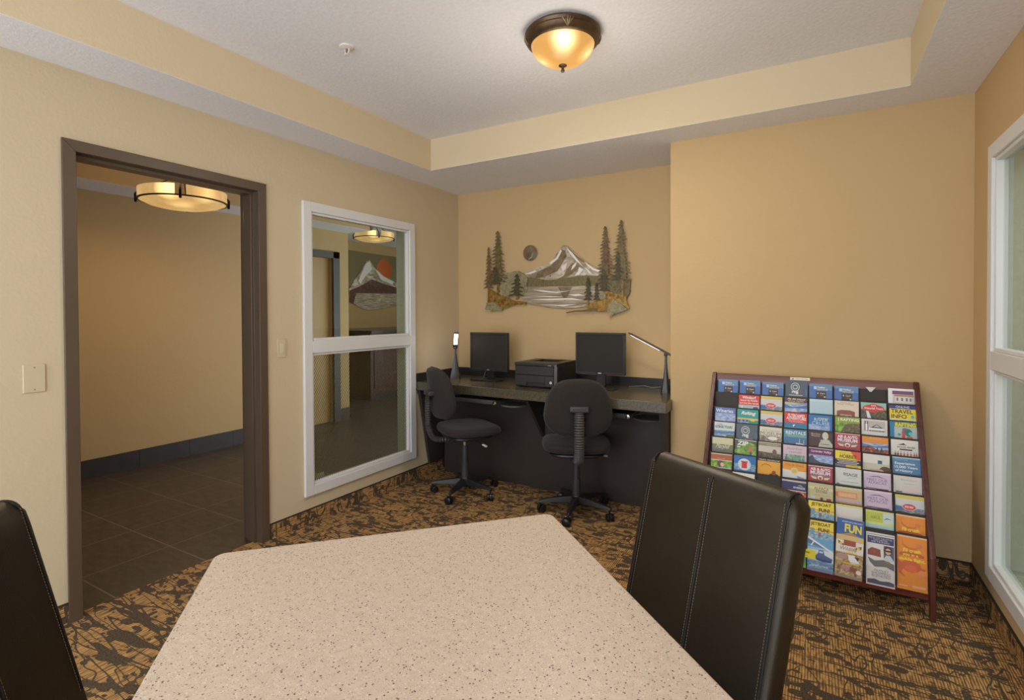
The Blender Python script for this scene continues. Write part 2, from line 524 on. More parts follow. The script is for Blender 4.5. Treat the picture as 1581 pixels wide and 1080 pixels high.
BH = 0.0926
bl = MB()
EDGE = mat('dark_carpet_edging', (44, 36, 28), 0.8)
def strip(mb, a, b):
    mb.box(a, (b[0], b[1], BH - 0.006), 0); mb.box((a[0], a[1], BH - 0.006), (b[0], b[1], BH), 1)
m_ = MB(); strip(m_, (0, -1.938, 0), (0.009, 0, 0)); strip(m_, (0, YB, 0), (0.009, -2.909, 0)); struct(m_.build('baseboard_left', [CARPET_STRIP, EDGE]))
m_ = MB(); strip(m_, (AX, PY - 0.009, 0), (XR, PY, 0)); strip(m_, (0.009, -0.009, 0), (AX, 0, 0)); struct(m_.build('baseboard_back', [CARPET_STRIP, EDGE]))
m_ = MB(); strip(m_, (XR - 0.009, YB, 0), (XR, PY - 0.009, 0)); struct(m_.build('baseboard_right', [CARPET_STRIP, EDGE]))

# door frame: hollow metal frame with two rabbets and a stop
def frame_prof(d):
    """(x, offset from opening edge) outline of the frame section; +offset goes into the wall"""
    return [(0.014, -0.0), (0.014, 0.05), (0.0, 0.05), (-0.002, 0.001), (-0.15, 0.001), (-0.15, 0.05), (-0.164, 0.05), (-0.164, 0.0),
            (-0.112, 0.0), (-0.112, -0.016), (-0.040, -0.016), (-0.040, 0.0)]
df = MB()
pr = frame_prof(0)
def jamb(y, sgn):
    vs = []; n = len(pr)
    for x, o in pr: vs.append((x, y + sgn * o, 0))
    for x, o in pr: vs.append((x, y + sgn * o, DZ + o))
    df.add(vs, [list(range(n)), list(range(2 * n - 1, n - 1, -1))] + [(a, (a + 1) % n, n + (a + 1) % n, n + a) for a in range(n)])
jamb(D0, -1); jamb(D1, 1)
n = len(pr)
vs = [(x, D0 - o, DZ + o) for x, o in pr] + [(x, D1 + o, DZ + o) for x, o in pr]
df.add(vs, [(a, (a + 1) % n, n + (a + 1) % n, n + a) for a in range(n)])
# shadow groove along the stop
door1 = struct(df.build('door_1', DOORF, bevel=0.002))

def window(name, x, sg, y0, y1, z0, z1, lines):
    """sg = +1: room lies at +x of the wall plane"""
    X = lambda d: x + sg * d
    f = MB()
    def ring(o, w, d0, d1, za=z0, zb=z1):
        a0, a1 = y0 + o, y1 - o
        b0, b1 = za + o, zb - o
        f.box((X(d0), a0, b0), (X(d1), a0 + w, b1)); f.box((X(d0), a1 - w, b0), (X(d1), a1, b1))
        f.box((X(d0), a0 + w, b0), (X(d1), a1 - w, b0 + w)); f.box((X(d0), a0 + w, b1 - w), (X(d1), a1 - w, b1))
    ring(0, 0.062, -0.0, 0.022)
    mz0, mz1 = 1.092, 1.172
    f.box((X(0), y0 + 0.062, mz0), (X(0.022), y1 - 0.062, mz1))
    # inner sash steps
    for za, zb in ((z0, mz0 + 0.062), (mz1 - 0.062, z1)):
        ring(0.062, 0.016, -0.03, 0.010, za, zb)
    o = struct(f.build(name, P_WHITE, bevel=0.003))
    rv = MB()
    t = 0.004
    a0, a1, b0, b1 = y0 + i, y1 - i, z0 + i, z1 - i
    rv.box((X(-0.03), a0, b0), (X(-WT), a0 + t, b1)); rv.box((X(-0.03), a1 - t, b0), (X(-WT), a1, b1))
    rv.box((X(-0.03), a0, b0), (X(-WT), a1, b0 + t)); rv.box((X(-0.03), a0, b1 - t), (X(-WT), a1, b1))
    rv.build('window_reveal', P_REVEAL, o)
    g = MB().box((X(-0.014), y0 + 0.07, z0 + 0.07), (X(-0.018), y1 - 0.07, mz0 + 0.01)); g.build('window_pane', glass_mat('pane_glass_lower', lines=lines), o)
    g = MB().box((X(-0.014), y0 + 0.07, mz1 - 0.01), (X(-0.018), y1 - 0.07, z1 - 0.07)); g.build('window_pane', glass_mat('pane_glass_upper'), o)
    return o
w1 = window('window_1', 0, 1, W0, W1, WZ0, WZ1, True)
MB().box((-0.022, W0 + 0.08, WZ0 + 0.078), (-0.026, W0 + 0.18, WZ0 + 0.115)).build('window_sticker', mat('pale_sticker', (205, 200, 186), 0.5), w1)
w2 = window('window_2', XR, -1, V0, V1, WZ0, WZ1, False)

# what lies beyond the right window: a stippled plaster wall across a passage
ow = MB().box((XR + 1.3, -6, -0.2), (XR + 1.45, 2.5, 3.2)); struct(ow.build('wall_outside', mat('olive_stucco', (190, 174, 140), 0.9, bump=(120, 0.9), var=(25, 0.06))))
og = MB().box((XR + WT, -6, -0.2), (XR + 1.3, 2.5, -0.1)); struct(og.build('floor_outside', mat('outside_paving', (128, 132, 112), 0.9, var=(20, 0.1))))

# ---------------------------------------------------------------- hall and lobby behind the left wall
hw = MB()
hw.box((-2.50, -6.2, 0), (-2.35, -0.32, 2.8)); hw.box((-2.50, -0.32, 2.03), (-2.35, 0.60, 2.8)); hw.box((-2.50, 0.60, 0), (-2.35, 0.86, 2.8))
hw.box((-2.50, -6.3, 0), (-WT, -6.2, 2.8))  # unseen end wall added to keep outside light out of the hall
struct(hw.build('wall_hall', P_HALL))
lw = MB().box((-4.6, 0.5, 0), (-4.45, 5.0, 2.9)); lw.box((-4.6, 4.9, 0), (0.0, 5.0, 2.9)); lw.box((-4.6, 0.5, 0), (-2.5, 0.62, 2.9))
struct(lw.build('wall_lobby', P_HALL))
hb = MB()
SLATE = mat('slate_base_tile', (46, 39, 32), 0.5, var=(9, 0.22))
for k in range(14):
    y = -5.86 + 0.43 * k - 0.0
    if y > -0.4: break
    hb.box((-2.35, y + 0.0015, 0), (-2.338, min(y + 0.4285, -0.40), 0.155))
hb.box((-2.35, 0.68, 0), (-2.338, 0.872, 0.155)); hb.box((-2.5, 0.86, 0), (-2.338, 0.872, 0.155))
struct(hb.build('baseboard_hall', SLATE))
hc = MB()
hc.box((-2.35, -6.2, 2.37), (-1.94, 0.86, 2.3715)); hc.box((-5.4, -6.2, 2.66), (-WT, 5.0, 2.70))
hc.box((-0.5, -6.2, 2.37), (-WT, 5.0, 2.3715))
struct(hc.build('ceiling_hall', CEIL))
hs = MB().box((-1.96, -6.2, 2.372), (-1.94, 0.86, 2.66)); hs.box((-0.52, -6.2, 2.372), (-0.5, 5.0, 2.66)); hs.box((-2.35, 0.84, 2.372), (-1.94, 0.86, 2.66))
struct(hs.build('trim_2', P_HALL))
d2 = MB()
d2.box((-2.36, -0.40, 0), (-2.325, -0.32, 2.11)); d2.box((-2.36, 0.60, 0), (-2.325, 0.70, 2.11)); d2.box((-2.36, -0.40, 2.03), (-2.325, 0.70, 2.11))
d2 = struct(d2.build('door_2', mat('dark_hall_door_frame', (56, 50, 42), 0.45), bevel=0.002))
MB().box((-2.45, -0.32, 0.005), (-2.41, 0.60, 2.03)).build('door_leaf', mat('tan_door_leaf', (172, 136, 82), 0.5, var=(3, 0.06)), d2)

# ---------------------------------------------------------------- ceiling lamp with amber bowl
def bowl_mat():
    k = NT('amber_alabaster_glass')
    tc = k.n('ShaderNodeTexCoord')
    # bulb glow painted into the glass as brighter emission spots
    def spot(c, rad, pw):
        vm = k.n('ShaderNodeVectorMath', operation='DISTANCE'); k.l(tc.outputs['Object'], vm.inputs[0]); vm.inputs[1].default_value = c
        d = k.math('SUBTRACT', 1.0, k.math('DIVIDE', vm.outputs['Value'], rad))
        x = k.n('ShaderNodeClamp'); k.l(d, x.inputs[0])
        return k.math('MULTIPLY', k.math('POWER', x.outputs[0], 1.6), pw)
    s = k.math('ADD', spot((0.055, -0.105, -0.09), 0.080, 3.2), k.math('ADD', spot((-0.085, -0.03, -0.13), 0.07, 0.9), spot((0.11, 0.03, -0.115), 0.07, 1.0)))
    n = k.noise(tc.outputs['Object'], 9, 3).outputs['Fac']
    k.l(k.ramp(n, [(0.3, (120, 84, 44)), (0.7, (140, 100, 56))]), k.b.inputs['Base Color'])
    k.l(k.mix(k.math('MINIMUM', k.math('MULTIPLY', s, 0.4), 1.0), (240, 180, 96), (255, 236, 190)), k.b.inputs['Emission Color'])
    k.l(k.math('ADD', 0.66, s), k.b.inputs['Emission Strength'])
    k.b.inputs['Roughness'].default_value = 0.3
    return k.M
cl = thing('ceiling_lamp', 'flush ceiling lamp with amber glass bowl and bronze rim in the tray ceiling', 'ceiling lamp', (1.80, -1.655, TH))
rim = MB().lathe([(0.0, 0), (0.150, 0), (0.168, -0.006), (0.176, -0.016), (0.170, -0.028), (0.176, -0.036), (0.168, -0.050), (0.158, -0.060), (0.148, -0.066), (0.138, -0.066), (0.138, -0.05)], n=64, cap=False)
rim.build('lamp_rim', BRONZE, cl, smooth=True)
for k in range(4):
    orn = MB()
    a0 = R(-58 + 90 * k)
    for q in (-2, -1, 0, 1, 2):
        a = a0 + q * 0.03
        p0 = (0.160 * math.cos(a0), 0.160 * math.sin(a0), -0.060); p1 = (0.178 * math.cos(a0 + q * 0.07), 0.178 * math.sin(a0 + q * 0.07), -0.022 + abs(q) * -0.004)
        orn.tube([p0, ((p0[0] + p1[0]) / 2 * 1.03, (p0[1] + p1[1]) / 2 * 1.03, (p0[2] + p1[2]) / 2), p1], [0.002, 0.0035, 0.0015], 6)
    orn.build('rim_ornament', mat('pale_bronze', (140, 122, 92), 0.35, metal=0.7), cl, smooth=True)
bw = MB().lathe([(0.148 * math.cos(t), -0.052 - 0.105 * math.sin(t)) for t in [R(x) for x in range(0, 91, 6)]], n=64)
bw.build('glass_bowl', bowl_mat(), cl, smooth=True)
fn = MB().lathe([(0.0, -0.153), (0.019, -0.155), (0.019, -0.159), (0.007, -0.164), (0.006, -0.174), (0.009, -0.179), (0.008, -0.186), (0.0, -0.190)], n=20)
fn.build('finial', BRONZE, cl, smooth=True)
#; cl2.location = (1.80, -4.9, TH); cl2['label'] = 'flush ceiling lamp with amber glass bowl in the rear of the room, behind the dining table'

sp = thing('fire_sprinkler', 'small white fire sprinkler head in the textured tray ceiling', 'sprinkler', (0.832, -2.066, TH))
WH = mat('white_enamel', (226, 220, 208), 0.4)
MB().lathe([(0, 0), (0.036, 0), (0.034, -0.005), (0.020, -0.010), (0.0, -0.010)], n=28).build('escutcheon', WH, sp, smooth=True)
s_ = MB().tube([(0.014, 0, -0.008), (0.015, 0, -0.022), (0.003, 0, -0.038)], 0.0028, 8); s_.tube([(-0.014, 0, -0.008), (-0.015, 0, -0.022), (-0.003, 0, -0.038)], 0.0028, 8)
s_.build('sprinkler_arms', WH, sp, smooth=True)
MB().cyl((0, 0, -0.008), (0, 0, -0.036), 0.002).build('glass_bulb', mat('dark_bulb', (60, 24, 20), 0.3), sp)
MB().lathe([(0, -0.038), (0.013, -0.039), (0.013, -0.042), (0, -0.042)], n=20).build('deflector', WH, sp, smooth=True)

def hall_lamp(loc, label):
    t = thing('drum_ceiling_lamp', label, 'ceiling lamp', loc, R(-32), 'drum ceiling lamps')
    Rr = 0.285
    em = NT('mica_shade_glass')
    tc = em.n('ShaderNodeTexCoord'); n = em.noise(tc.outputs['Object'], 10, 3).outputs['Fac']
    def spot(c, rad, pw):
        vm = em.n('ShaderNodeVectorMath', operation='DISTANCE'); em.l(tc.outputs['Object'], vm.inputs[0]); vm.inputs[1].default_value = c
        x = em.n('ShaderNodeClamp'); em.l(em.math('SUBTRACT', 1.0, em.math('DIVIDE', vm.outputs['Value'], rad)), x.inputs[0])
        return em.math('MULTIPLY', x.outputs[0], pw)
    s = em.math('ADD', spot((0.27, -0.07, 0.045), 0.10, 2.2), em.math('ADD', spot((0.23, 0.16, 0.04), 0.11, 0.7), spot((0.14, 0.0, -0.04), 0.12, 0.5)))
    em.l(em.ramp(n, [(0.3, (120, 96, 62)), (0.7, (140, 116, 80))]), em.b.inputs['Base Color'])
    em.l(em.ramp(n, [(0.3, (236, 180, 104)), (0.7, (250, 210, 140))]), em.b.inputs['Emission Color'])
    em.l(em.math('ADD', 0.6, s), em.b.inputs['Emission Strength'])
    SHADE = em.M
    for k in range(4):
        a0 = R(90 * k + 7); a1 = R(90 * k + 83)
        mb = MB(); N = 20; vs = []
        for j in range(N + 1):
            a = a0 + (a1 - a0) * j / N
            for r_ in (Rr, Rr - 0.006):
                for z in (0, 0.075): vs.append((r_ * math.cos(a - R(90)), r_ * math.sin(a - R(90)), z))
        fs = [(0, 1, 3, 2), (4 * N, 4 * N + 2, 4 * N + 3, 4 * N + 1)]
        for j in range(N):
            o = 4 * j
            fs += [(o, o + 4, o + 5, o + 1), (o + 2, o + 3, o + 7, o + 6), (o, o + 2, o + 6, o + 4), (o + 1, o + 5, o + 7, o + 3)]
        mb.add(vs, fs); mb.build('shade_panel', SHADE, t, smooth=True)
    b = MB(); N = 48
    for z in (-0.002,):
        b.lathe([(Rr - 0.008, z - 0.005), (Rr + 0.004, z - 0.005), (Rr + 0.004, z + 0.004), (Rr - 0.008, z + 0.004), (Rr - 0.008, z - 0.005)], n=64, cap=False)
    b.build('lower_ring', DBRONZE, t, smooth=True)
    MB().lathe([(0, -0.052), (0.08, -0.051), (0.16, -0.044), (0.23, -0.027), (Rr - 0.006, -0.004), (0.22, -0.018), (0.0, -0.03)], n=48).build('glass_bowl', SHADE, t, smooth=True)
    for k in range(4):
        a = R(90 * k - 90)
        c, s2 = math.cos(a), math.sin(a)
        q = MB().tube([(c * (Rr + 0.008), s2 * (Rr + 0.008), -0.02), (c * (Rr + 0.010), s2 * (Rr + 0.010), 0.03), (c * (Rr - 0.01), s2 * (Rr - 0.01), 0.06), (c * 0.08, s2 * 0.08, 0.16), (0, 0, 0.22)], [0.009, 0.009, 0.005, 0.004, 0.004], 8)
        q.lathe([(0, -0.028), (0.008, -0.026), (0.010, -0.02), (0.006, -0.012)], (c * (Rr + 0.008), s2 * (Rr + 0.008), 0), n=12)
        q.build('hanging_rod', DBRONZE, t, smooth=True)
    H = 2.66 - loc[2]
    MB().lathe([(0, H), (0.07, H), (0.06, H - 0.03), (0.012, H - 0.04), (0.010, 0.2), (0, 0.2)], n=28).build('canopy', DBRONZE, t, smooth=True)
hall_lamp((-1.24, -1.74, 2.18), 'drum ceiling lamp of amber glass panels seen through the open doorway')
hall_lamp((-2.75, 1.72, 2.44), 'drum ceiling lamp of amber glass panels seen through the left window')

# ---------------------------------------------------------------- wall plates
IVORY = mat('ivory_plate_plastic', (206, 190, 156), 0.4)
pl = thing('blank_wall_plate', 'blank ivory cover plate with two screws, left of the doorway', 'wall plate', (0, -3.01, 1.082))
MB().box((0, -0.037, -0.0585), (0.006, 0.037, 0.0585)).build('plate', IVORY, pl, bevel=0.0025)
for z in (-0.046, 0.046): MB().lathe([(0, 0.0075), (0.003, 0.0072), (0.0035, 0.006)], (0, 0, z), 12, 'x').build('screw', mat('screw_head', (150, 136, 108), 0.4), pl)
ls = thing('light_switch', 'small ivory light switch between the doorway and the left window', 'light switch', (0, -1.838, 1.138))
MB().box((0, -0.030, -0.0575), (0.006, 0.030, 0.0575)).build('plate', IVORY, ls, bevel=0.0025)
MB().box((0.006, -0.014, -0.030), (0.009, 0.014, 0.030)).build('rocker', mat('ivory_rocker', (216, 202, 170), 0.35), ls, bevel=0.0015)

# ---------------------------------------------------------------- built-in computer desk
dk = thing('computer_desk', 'long built-in dark computer desk with thick counter filling the wall alcove', 'desk', (0, 0, 0))
ZT, ZTH = 0.792, 0.067
ct = MB().prism([(0.002, -0.002), (0.002, -0.607), (2.031, -0.662), (2.031, PY - 0.002), (AX - 0.002, PY - 0.002), (AX - 0.002, -0.002)], 'z', ZT - ZTH, ZT)
ct.build('countertop', COUNTER, dk, bevel=0.003)
bs = MB().box((0.002, -0.022, ZT), (AX - 0.002, -0.002, ZT + 0.066)); bs.box((0.002, -0.602, ZT), (0.020, -0.022, ZT + 0.066))
bs.build('backsplash', mat('black_backsplash', (44, 42, 42), 0.35), dk, bevel=0.0015)
MB().box((0.079, -0.325, 0.0), (AX - 0.003, -0.305, ZT - ZTH)).build('modesty_panel', LAMINATE, dk)
zt = ZT - ZTH
def gusset(x0, x1, pts): MB().prism(pts, 'x', x0, x1).build('support_panel', mat('gusset_laminate', (52, 46, 42), 0.5), dk, bevel=0.001)
gusset(0.010, 0.034, [(-0.012, 0.094), (-0.462, 0.094), (-0.590, zt), (-0.012, zt)])
gusset(1.010, 1.035, [(-0.325, 0.40), (-0.330, 0.40), (-0.605, zt), (-0.325, zt)])
gusset(AX - 0.050, AX - 0.004, [(-0.325, 0.0), (-0.49, 0.0), (-0.60, zt), (-0.325, zt)])
def ktray(x, y, w, d, z, mouse):
    t = MB().box((x - w / 2, y - d, z - 0.012), (x + w / 2, y + 0.10, z + 0.006)); t.box((x - w / 2, y - d - 0.012, z - 0.02), (x + w / 2, y - d, z + 0.012))
    o = t.build('keyboard_tray', mat('keyboard_tray_plastic', (72, 72, 72), 0.4), dk, bevel=0.004)
    MB().box((x - 0.04, y - 0.02, z + 0.006), (x + 0.04, y + 0.12, zt)).build('tray_arm', BLACKP, o)
    if mouse:
        q = MB().lathe([(0, -0.006), (0.105, -0.006), (0.108, 0), (0.105, 0.005), (0, 0.005)], (x + mouse * (w / 2 + 0.10), y - d + 0.09, z - 0.022), 32)
        q.build('mouse_platform', mat('mouse_tray_plastic', (84, 84, 86), 0.35), o, smooth=True)
        kx = x + mouse * (w / 2 - 0.012)
        k_ = MB().lathe([(0, -0.014), (0.014, -0.012), (0.015, 0), (0.014, 0.008), (0, 0.010)], (kx, y - d - 0.012, z - 0.004), 16, 'y')
        k_.build('tray_knob', CHROME, o, smooth=True)
ktray(0.56, -0.50, 0.44, 0.10, 0.685, 1)
ktray(1.60, -0.42, 0.34, 0.12, 0.668, 1)

# ---------------------------------------------------------------- monitors
def monitor(loc, rz, w, h, zb, label, based):
    t = thing('computer_monitor', label, 'monitor', loc, rz, 'computer monitors on the desk')
    # body with frame
    MB().box((-w / 2, 0.002, zb), (w / 2, 0.030, zb + h)).build('monitor_case', BLACKP, t, bevel=0.004)
    bz = 0.016
    f = MB()
    f.box((-w / 2, -0.006, zb), (w / 2, 0.004, zb + bz + 0.004)); f.box((-w / 2, -0.006, zb + h - bz), (w / 2, 0.004, zb + h))
    f.box((-w / 2, -0.006, zb + bz), (-w / 2 + bz, 0.004, zb + h - bz)); f.box((w / 2 - bz, -0.006, zb + bz), (w / 2, 0.004, zb + h - bz))
    f.build('bezel', mat('monitor_bezel', (38, 36, 34), 0.5), t, bevel=0.0015)
    MB().box((-w / 2 + bz, -0.001, zb + bz + 0.003), (w / 2 - bz, 0.003, zb + h - bz)).build('screen', mat('dark_screen', (46, 41, 34), 0.6, spec=0.3), t)
    MB().box((-0.012, -0.0075, zb + 0.006), (0.012, -0.006, zb + 0.014)).build('badge', mat('silver_badge', (190, 190, 190), 0.3, metal=0.6), t)
    MB().box((-0.035, 0.022, 0.012), (0.035, 0.045, zb + 0.12)).build('stand', BLACKP, t, bevel=0.003)
    b = MB().prism([(-0.13, -0.085), (0.13, -0.085), (0.14, 0.0), (0.10, 0.085), (-0.10, 0.085), (-0.14, 0.0)], 'z', 0.0, 0.012)
    b.build('stand_base', BLACKP, t, bevel=0.003)
monitor((0.478, -0.245, ZT), R(-2), 0.372, 0.318, 0.075, 'black computer monitor left of the printer, switched off', 0)
monitor((1.450, -0.250, ZT), R(1), 0.378, 0.306, 0.100, 'black computer monitor right of the printer, switched off', 0)
# small cable on the left base and the one trailing along the backsplash
cb = MB().tube([(1.62, -0.10, ZT + 0.004), (1.66, -0.06, ZT + 0.004), (1.72, -0.05, ZT + 0.010), (1.78, -0.07, ZT + 0.004), (1.84, -0.05, ZT + 0.009), (1.90, -0.06, ZT + 0.004)], 0.0035, 8)
tag(cb.build('cable', mat('grey_cable', (120, 116, 110), 0.5), smooth=True), 'thin grey cable lying along the backsplash right of the right monitor', 'cable')
cb = MB().tube([(0.40, -0.21, ZT + 0.005), (0.405, -0.20, ZT + 0.03), (0.41, -0.19, ZT + 0.06), (0.43, -0.18, ZT + 0.085)], 0.003, 8)
tag(cb.build('cable', mat('grey_cable', (120, 116, 110), 0.5), smooth=True), 'short grey cable rising behind the left monitor stand', 'cable')

# ---------------------------------------------------------------- laser printer
pt = thing('laser_printer', 'black laser printer standing on the desk between the two monitors', 'printer', (1.030, -0.29, ZT))
pw, pd, ph = 0.352, 0.36, 0.184
PC = mat('printer_plastic', (44, 41, 41), 0.42)
body = MB().box((-pw / 2, -pd / 2 + 0.012, 0.004), (pw / 2, pd / 2, ph - 0.02)); body.build('printer_body', PC, pt, bevel=0.008, seg=3)
top = MB()
tz = ph
# lid with a sunken output bay
x0, x1, y0, y1 = -pw / 2, pw / 2, -pd / 2, pd / 2
bx0, bx1, by0, by1 = -0.105, 0.105, -0.03, 0.16
top.box((x0, y0, ph - 0.022), (x1, by0, tz)); top.box((x0, by1, ph - 0.022), (x1, y1, tz)); top.box((x0, by0, ph - 0.022), (bx0, by1, tz)); top.box((bx1, by0, ph - 0.022), (x1, by1, tz))
top.prism([(by0, ph - 0.004), (by1, ph - 0.03), (by1, ph - 0.034), (by0, ph - 0.034)], 'x', bx0, bx1)
top.build('output_tray', PC, pt, bevel=0.003)
MB().box((-pw / 2 + 0.004, -pd / 2, 0.094), (pw / 2 - 0.03, -pd / 2 + 0.016, ph - 0.024)).build('front_door', mat('printer_door', (50, 47, 46), 0.4), pt, bevel=0.004)
dr = MB()
dr.box((-pw / 2 + 0.004, -pd / 2, 0.012), (-0.075, -pd / 2 + 0.016, 0.090)); dr.box((0.075, -pd / 2, 0.012), (pw / 2 - 0.03, -pd / 2 + 0.016, 0.090)); dr.box((-0.075, -pd / 2, 0.038), (0.075, -pd / 2 + 0.016, 0.090))
dr.build('paper_drawer', mat('printer_door', (50, 47, 46), 0.4), pt, bevel=0.003)
MB().box((pw / 2 - 0.028, -pd / 2 - 0.002, 0.008), (pw / 2, -pd / 2 + 0.020, ph - 0.004)).build('corner_column', mat('printer_corner', (92, 90, 88), 0.35), pt, bevel=0.008, seg=3)
MB().box((-0.035, -pd / 2 - 0.001, ph - 0.017), (0.035, -pd / 2 + 0.01, ph - 0.011)).build('release_latch', BLACKP, pt)
MB().box((pw / 2 - 0.072, -pd / 2 - 0.001, ph - 0.017), (pw / 2 - 0.045, -pd / 2 + 0.01, ph - 0.012)).build('badge', mat('printer_badge', (150, 152, 146), 0.4), pt)
MB().lathe([(0, -0.0015), (0.010, -0.001), (0.010, 0.002), (0, 0.002)], (pw / 2 - 0.05, -pd / 2, 0.045), 18, 'y').build('round_sticker', mat('white_sticker', (205, 205, 200), 0.4), pt)

# ---------------------------------------------------------------- LED desk lamps
LED = mat('led_strip', (255, 250, 245), 0.3, emit=(255, 246, 240), es=5.0)
LEDDIM = mat('led_strip_dim', (255, 250, 245), 0.3, emit=(255, 240, 235), es=2.2)
GUN = mat('gunmetal_plastic', (62, 59, 56), 0.32, metal=0.25)
def desk_lamp(loc, rz, tilt, length, back, label, led, hw, twist=0):
    """arm points along local +x, rising by tilt"""
    t = thing('desk_lamp', label, 'desk lamp', loc, rz, 'desk lamps at both ends of the counter')
    b = MB(); N = 12
    prof = [(0.0, 0.044, 0.034), (0.015, 0.043, 0.033), (0.05, 0.036, 0.027), (0.10, 0.025, 0.017), (0.16, 0.016, 0.011), (0.21, 0.010, 0.008), (0.255, 0.008, 0.008)]
    vs = []
    sh = [(1, 0.15), (0.9, 0.7), (0.5, 1), (-0.5, 1), (-0.9, 0.7), (-1, 0.15), (-1, -0.3), (-0.75, -1), (0.75, -1), (1, -0.3)]
    n = len(sh)
    for z, a, c in prof:
        for p in sh: vs.append((p[0] * c, p[1] * a, z))
    fs = [tuple(range(n))[::-1], tuple((len(prof) - 1) * n + j for j in range(n))]
    for q in range(len(prof) - 1):
        for j in range(n): fs.append((q * n + j, q * n + (j + 1) % n, (q + 1) * n + (j + 1) % n, (q + 1) * n + j))
    b.add(vs, fs); b.build('lamp_stand', GUN, t, smooth=True)
    MB().lathe([(0, -0.016), (0.011, -0.015), (0.013, -0.008), (0.013, 0.008), (0.011, 0.015), (0, 0.016)], (0, 0, 0.262), 24, 'y').build('joint', BLACKP, t, smooth=True)
    c, s = math.cos(tilt), math.sin(tilt)
    M4 = Matrix.Translation((0, 0, 0.268)) @ Matrix.Rotation(-tilt, 4, 'Y')
    a = MB(); a.xf = M4
    a.box((-back, -hw, 0.003), (length, hw, 0.013)); a.box((length, -hw * 0.7, 0.003), (length + 0.01, hw * 0.7, 0.011))
    a.build('lamp_arm', GUN, t, bevel=0.002)
    l_ = MB(); l_.xf = M4
    l_.box((length * 0.16, -hw * 0.72, 0.0005), (length - 0.012, hw * 0.72, 0.0035)); l_.build('led_panel', led, t)
    for k in range(4):
        z = 0.055 + 0.018 * k
        xx = 0.024 - 0.0016 * k * 2
        MB().lathe([(0, -0.002), (0.0035, -0.001), (0.0035, 0.001), (0, 0.003)], (0.002, -0.034 + 0.0052 * k, z), 10, 'y').build('touch_button', mat('pale_button', (196, 194, 188), 0.4), t)
    return t
dl1 = desk_lamp((0.152, -0.262, ZT), R(-51.5), R(29), 0.245, 0.03, 'slim desk lamp at the left end of the counter, lit head facing the room', LED, 0.021)
dl2 = desk_lamp((1.925, -0.235, ZT), R(183), R(27), 0.285, 0.045, 'slim desk lamp at the right end of the counter, lit arm raised to the left', LEDDIM, 0.021)
lamp_light('desk_lamp_glow', 'POINT', (0.24, -0.42, 1.10), 0.35, (1, 0.95, 0.9), 0.03)
lamp_light('desk_lamp_glow', 'POINT', (1.80, -0.24, 1.07), 0.3, (1, 0.93, 0.9), 0.03)

# ---------------------------------------------------------------- task chairs
def rounded_pad(w, d, th, crown, mb=None, n=40, p=3.2):
    """superellipse cushion in the xy plane, thickness along z"""
    mb = mb or MB()
    rings = [(0.0, -th * 0.5), (0.55, -th * 0.5), (0.86, -th * 0.48), (0.96, -th * 0.36), (1.0, -th * 0.05), (0.985, th * 0.25), (0.93, th * 0.42), (0.80, th * 0.5), (0.45, th * 0.5 + crown), (0.0, th * 0.5 + crown * 1.2)]
    vs = []
    for s, z in rings:
        for j in range(n):
            t = 2 * math.pi * j / n
            ct_, st_ = math.cos(t), math.sin(t)
            x = math.copysign(abs(ct_) ** (2 / p), ct_) * w / 2 * s
            y = math.copysign(abs(st_) ** (2 / p), st_) * d / 2 * s
            vs.append((x, y, z))
    fs = []
    for k in range(len(rings) - 1):
        for j in range(n): fs.append((k * n + j, k * n + (j + 1) % n, (k + 1) * n + (j + 1) % n, (k + 1) * n + j))
    mb.add(vs, fs)
    return mb
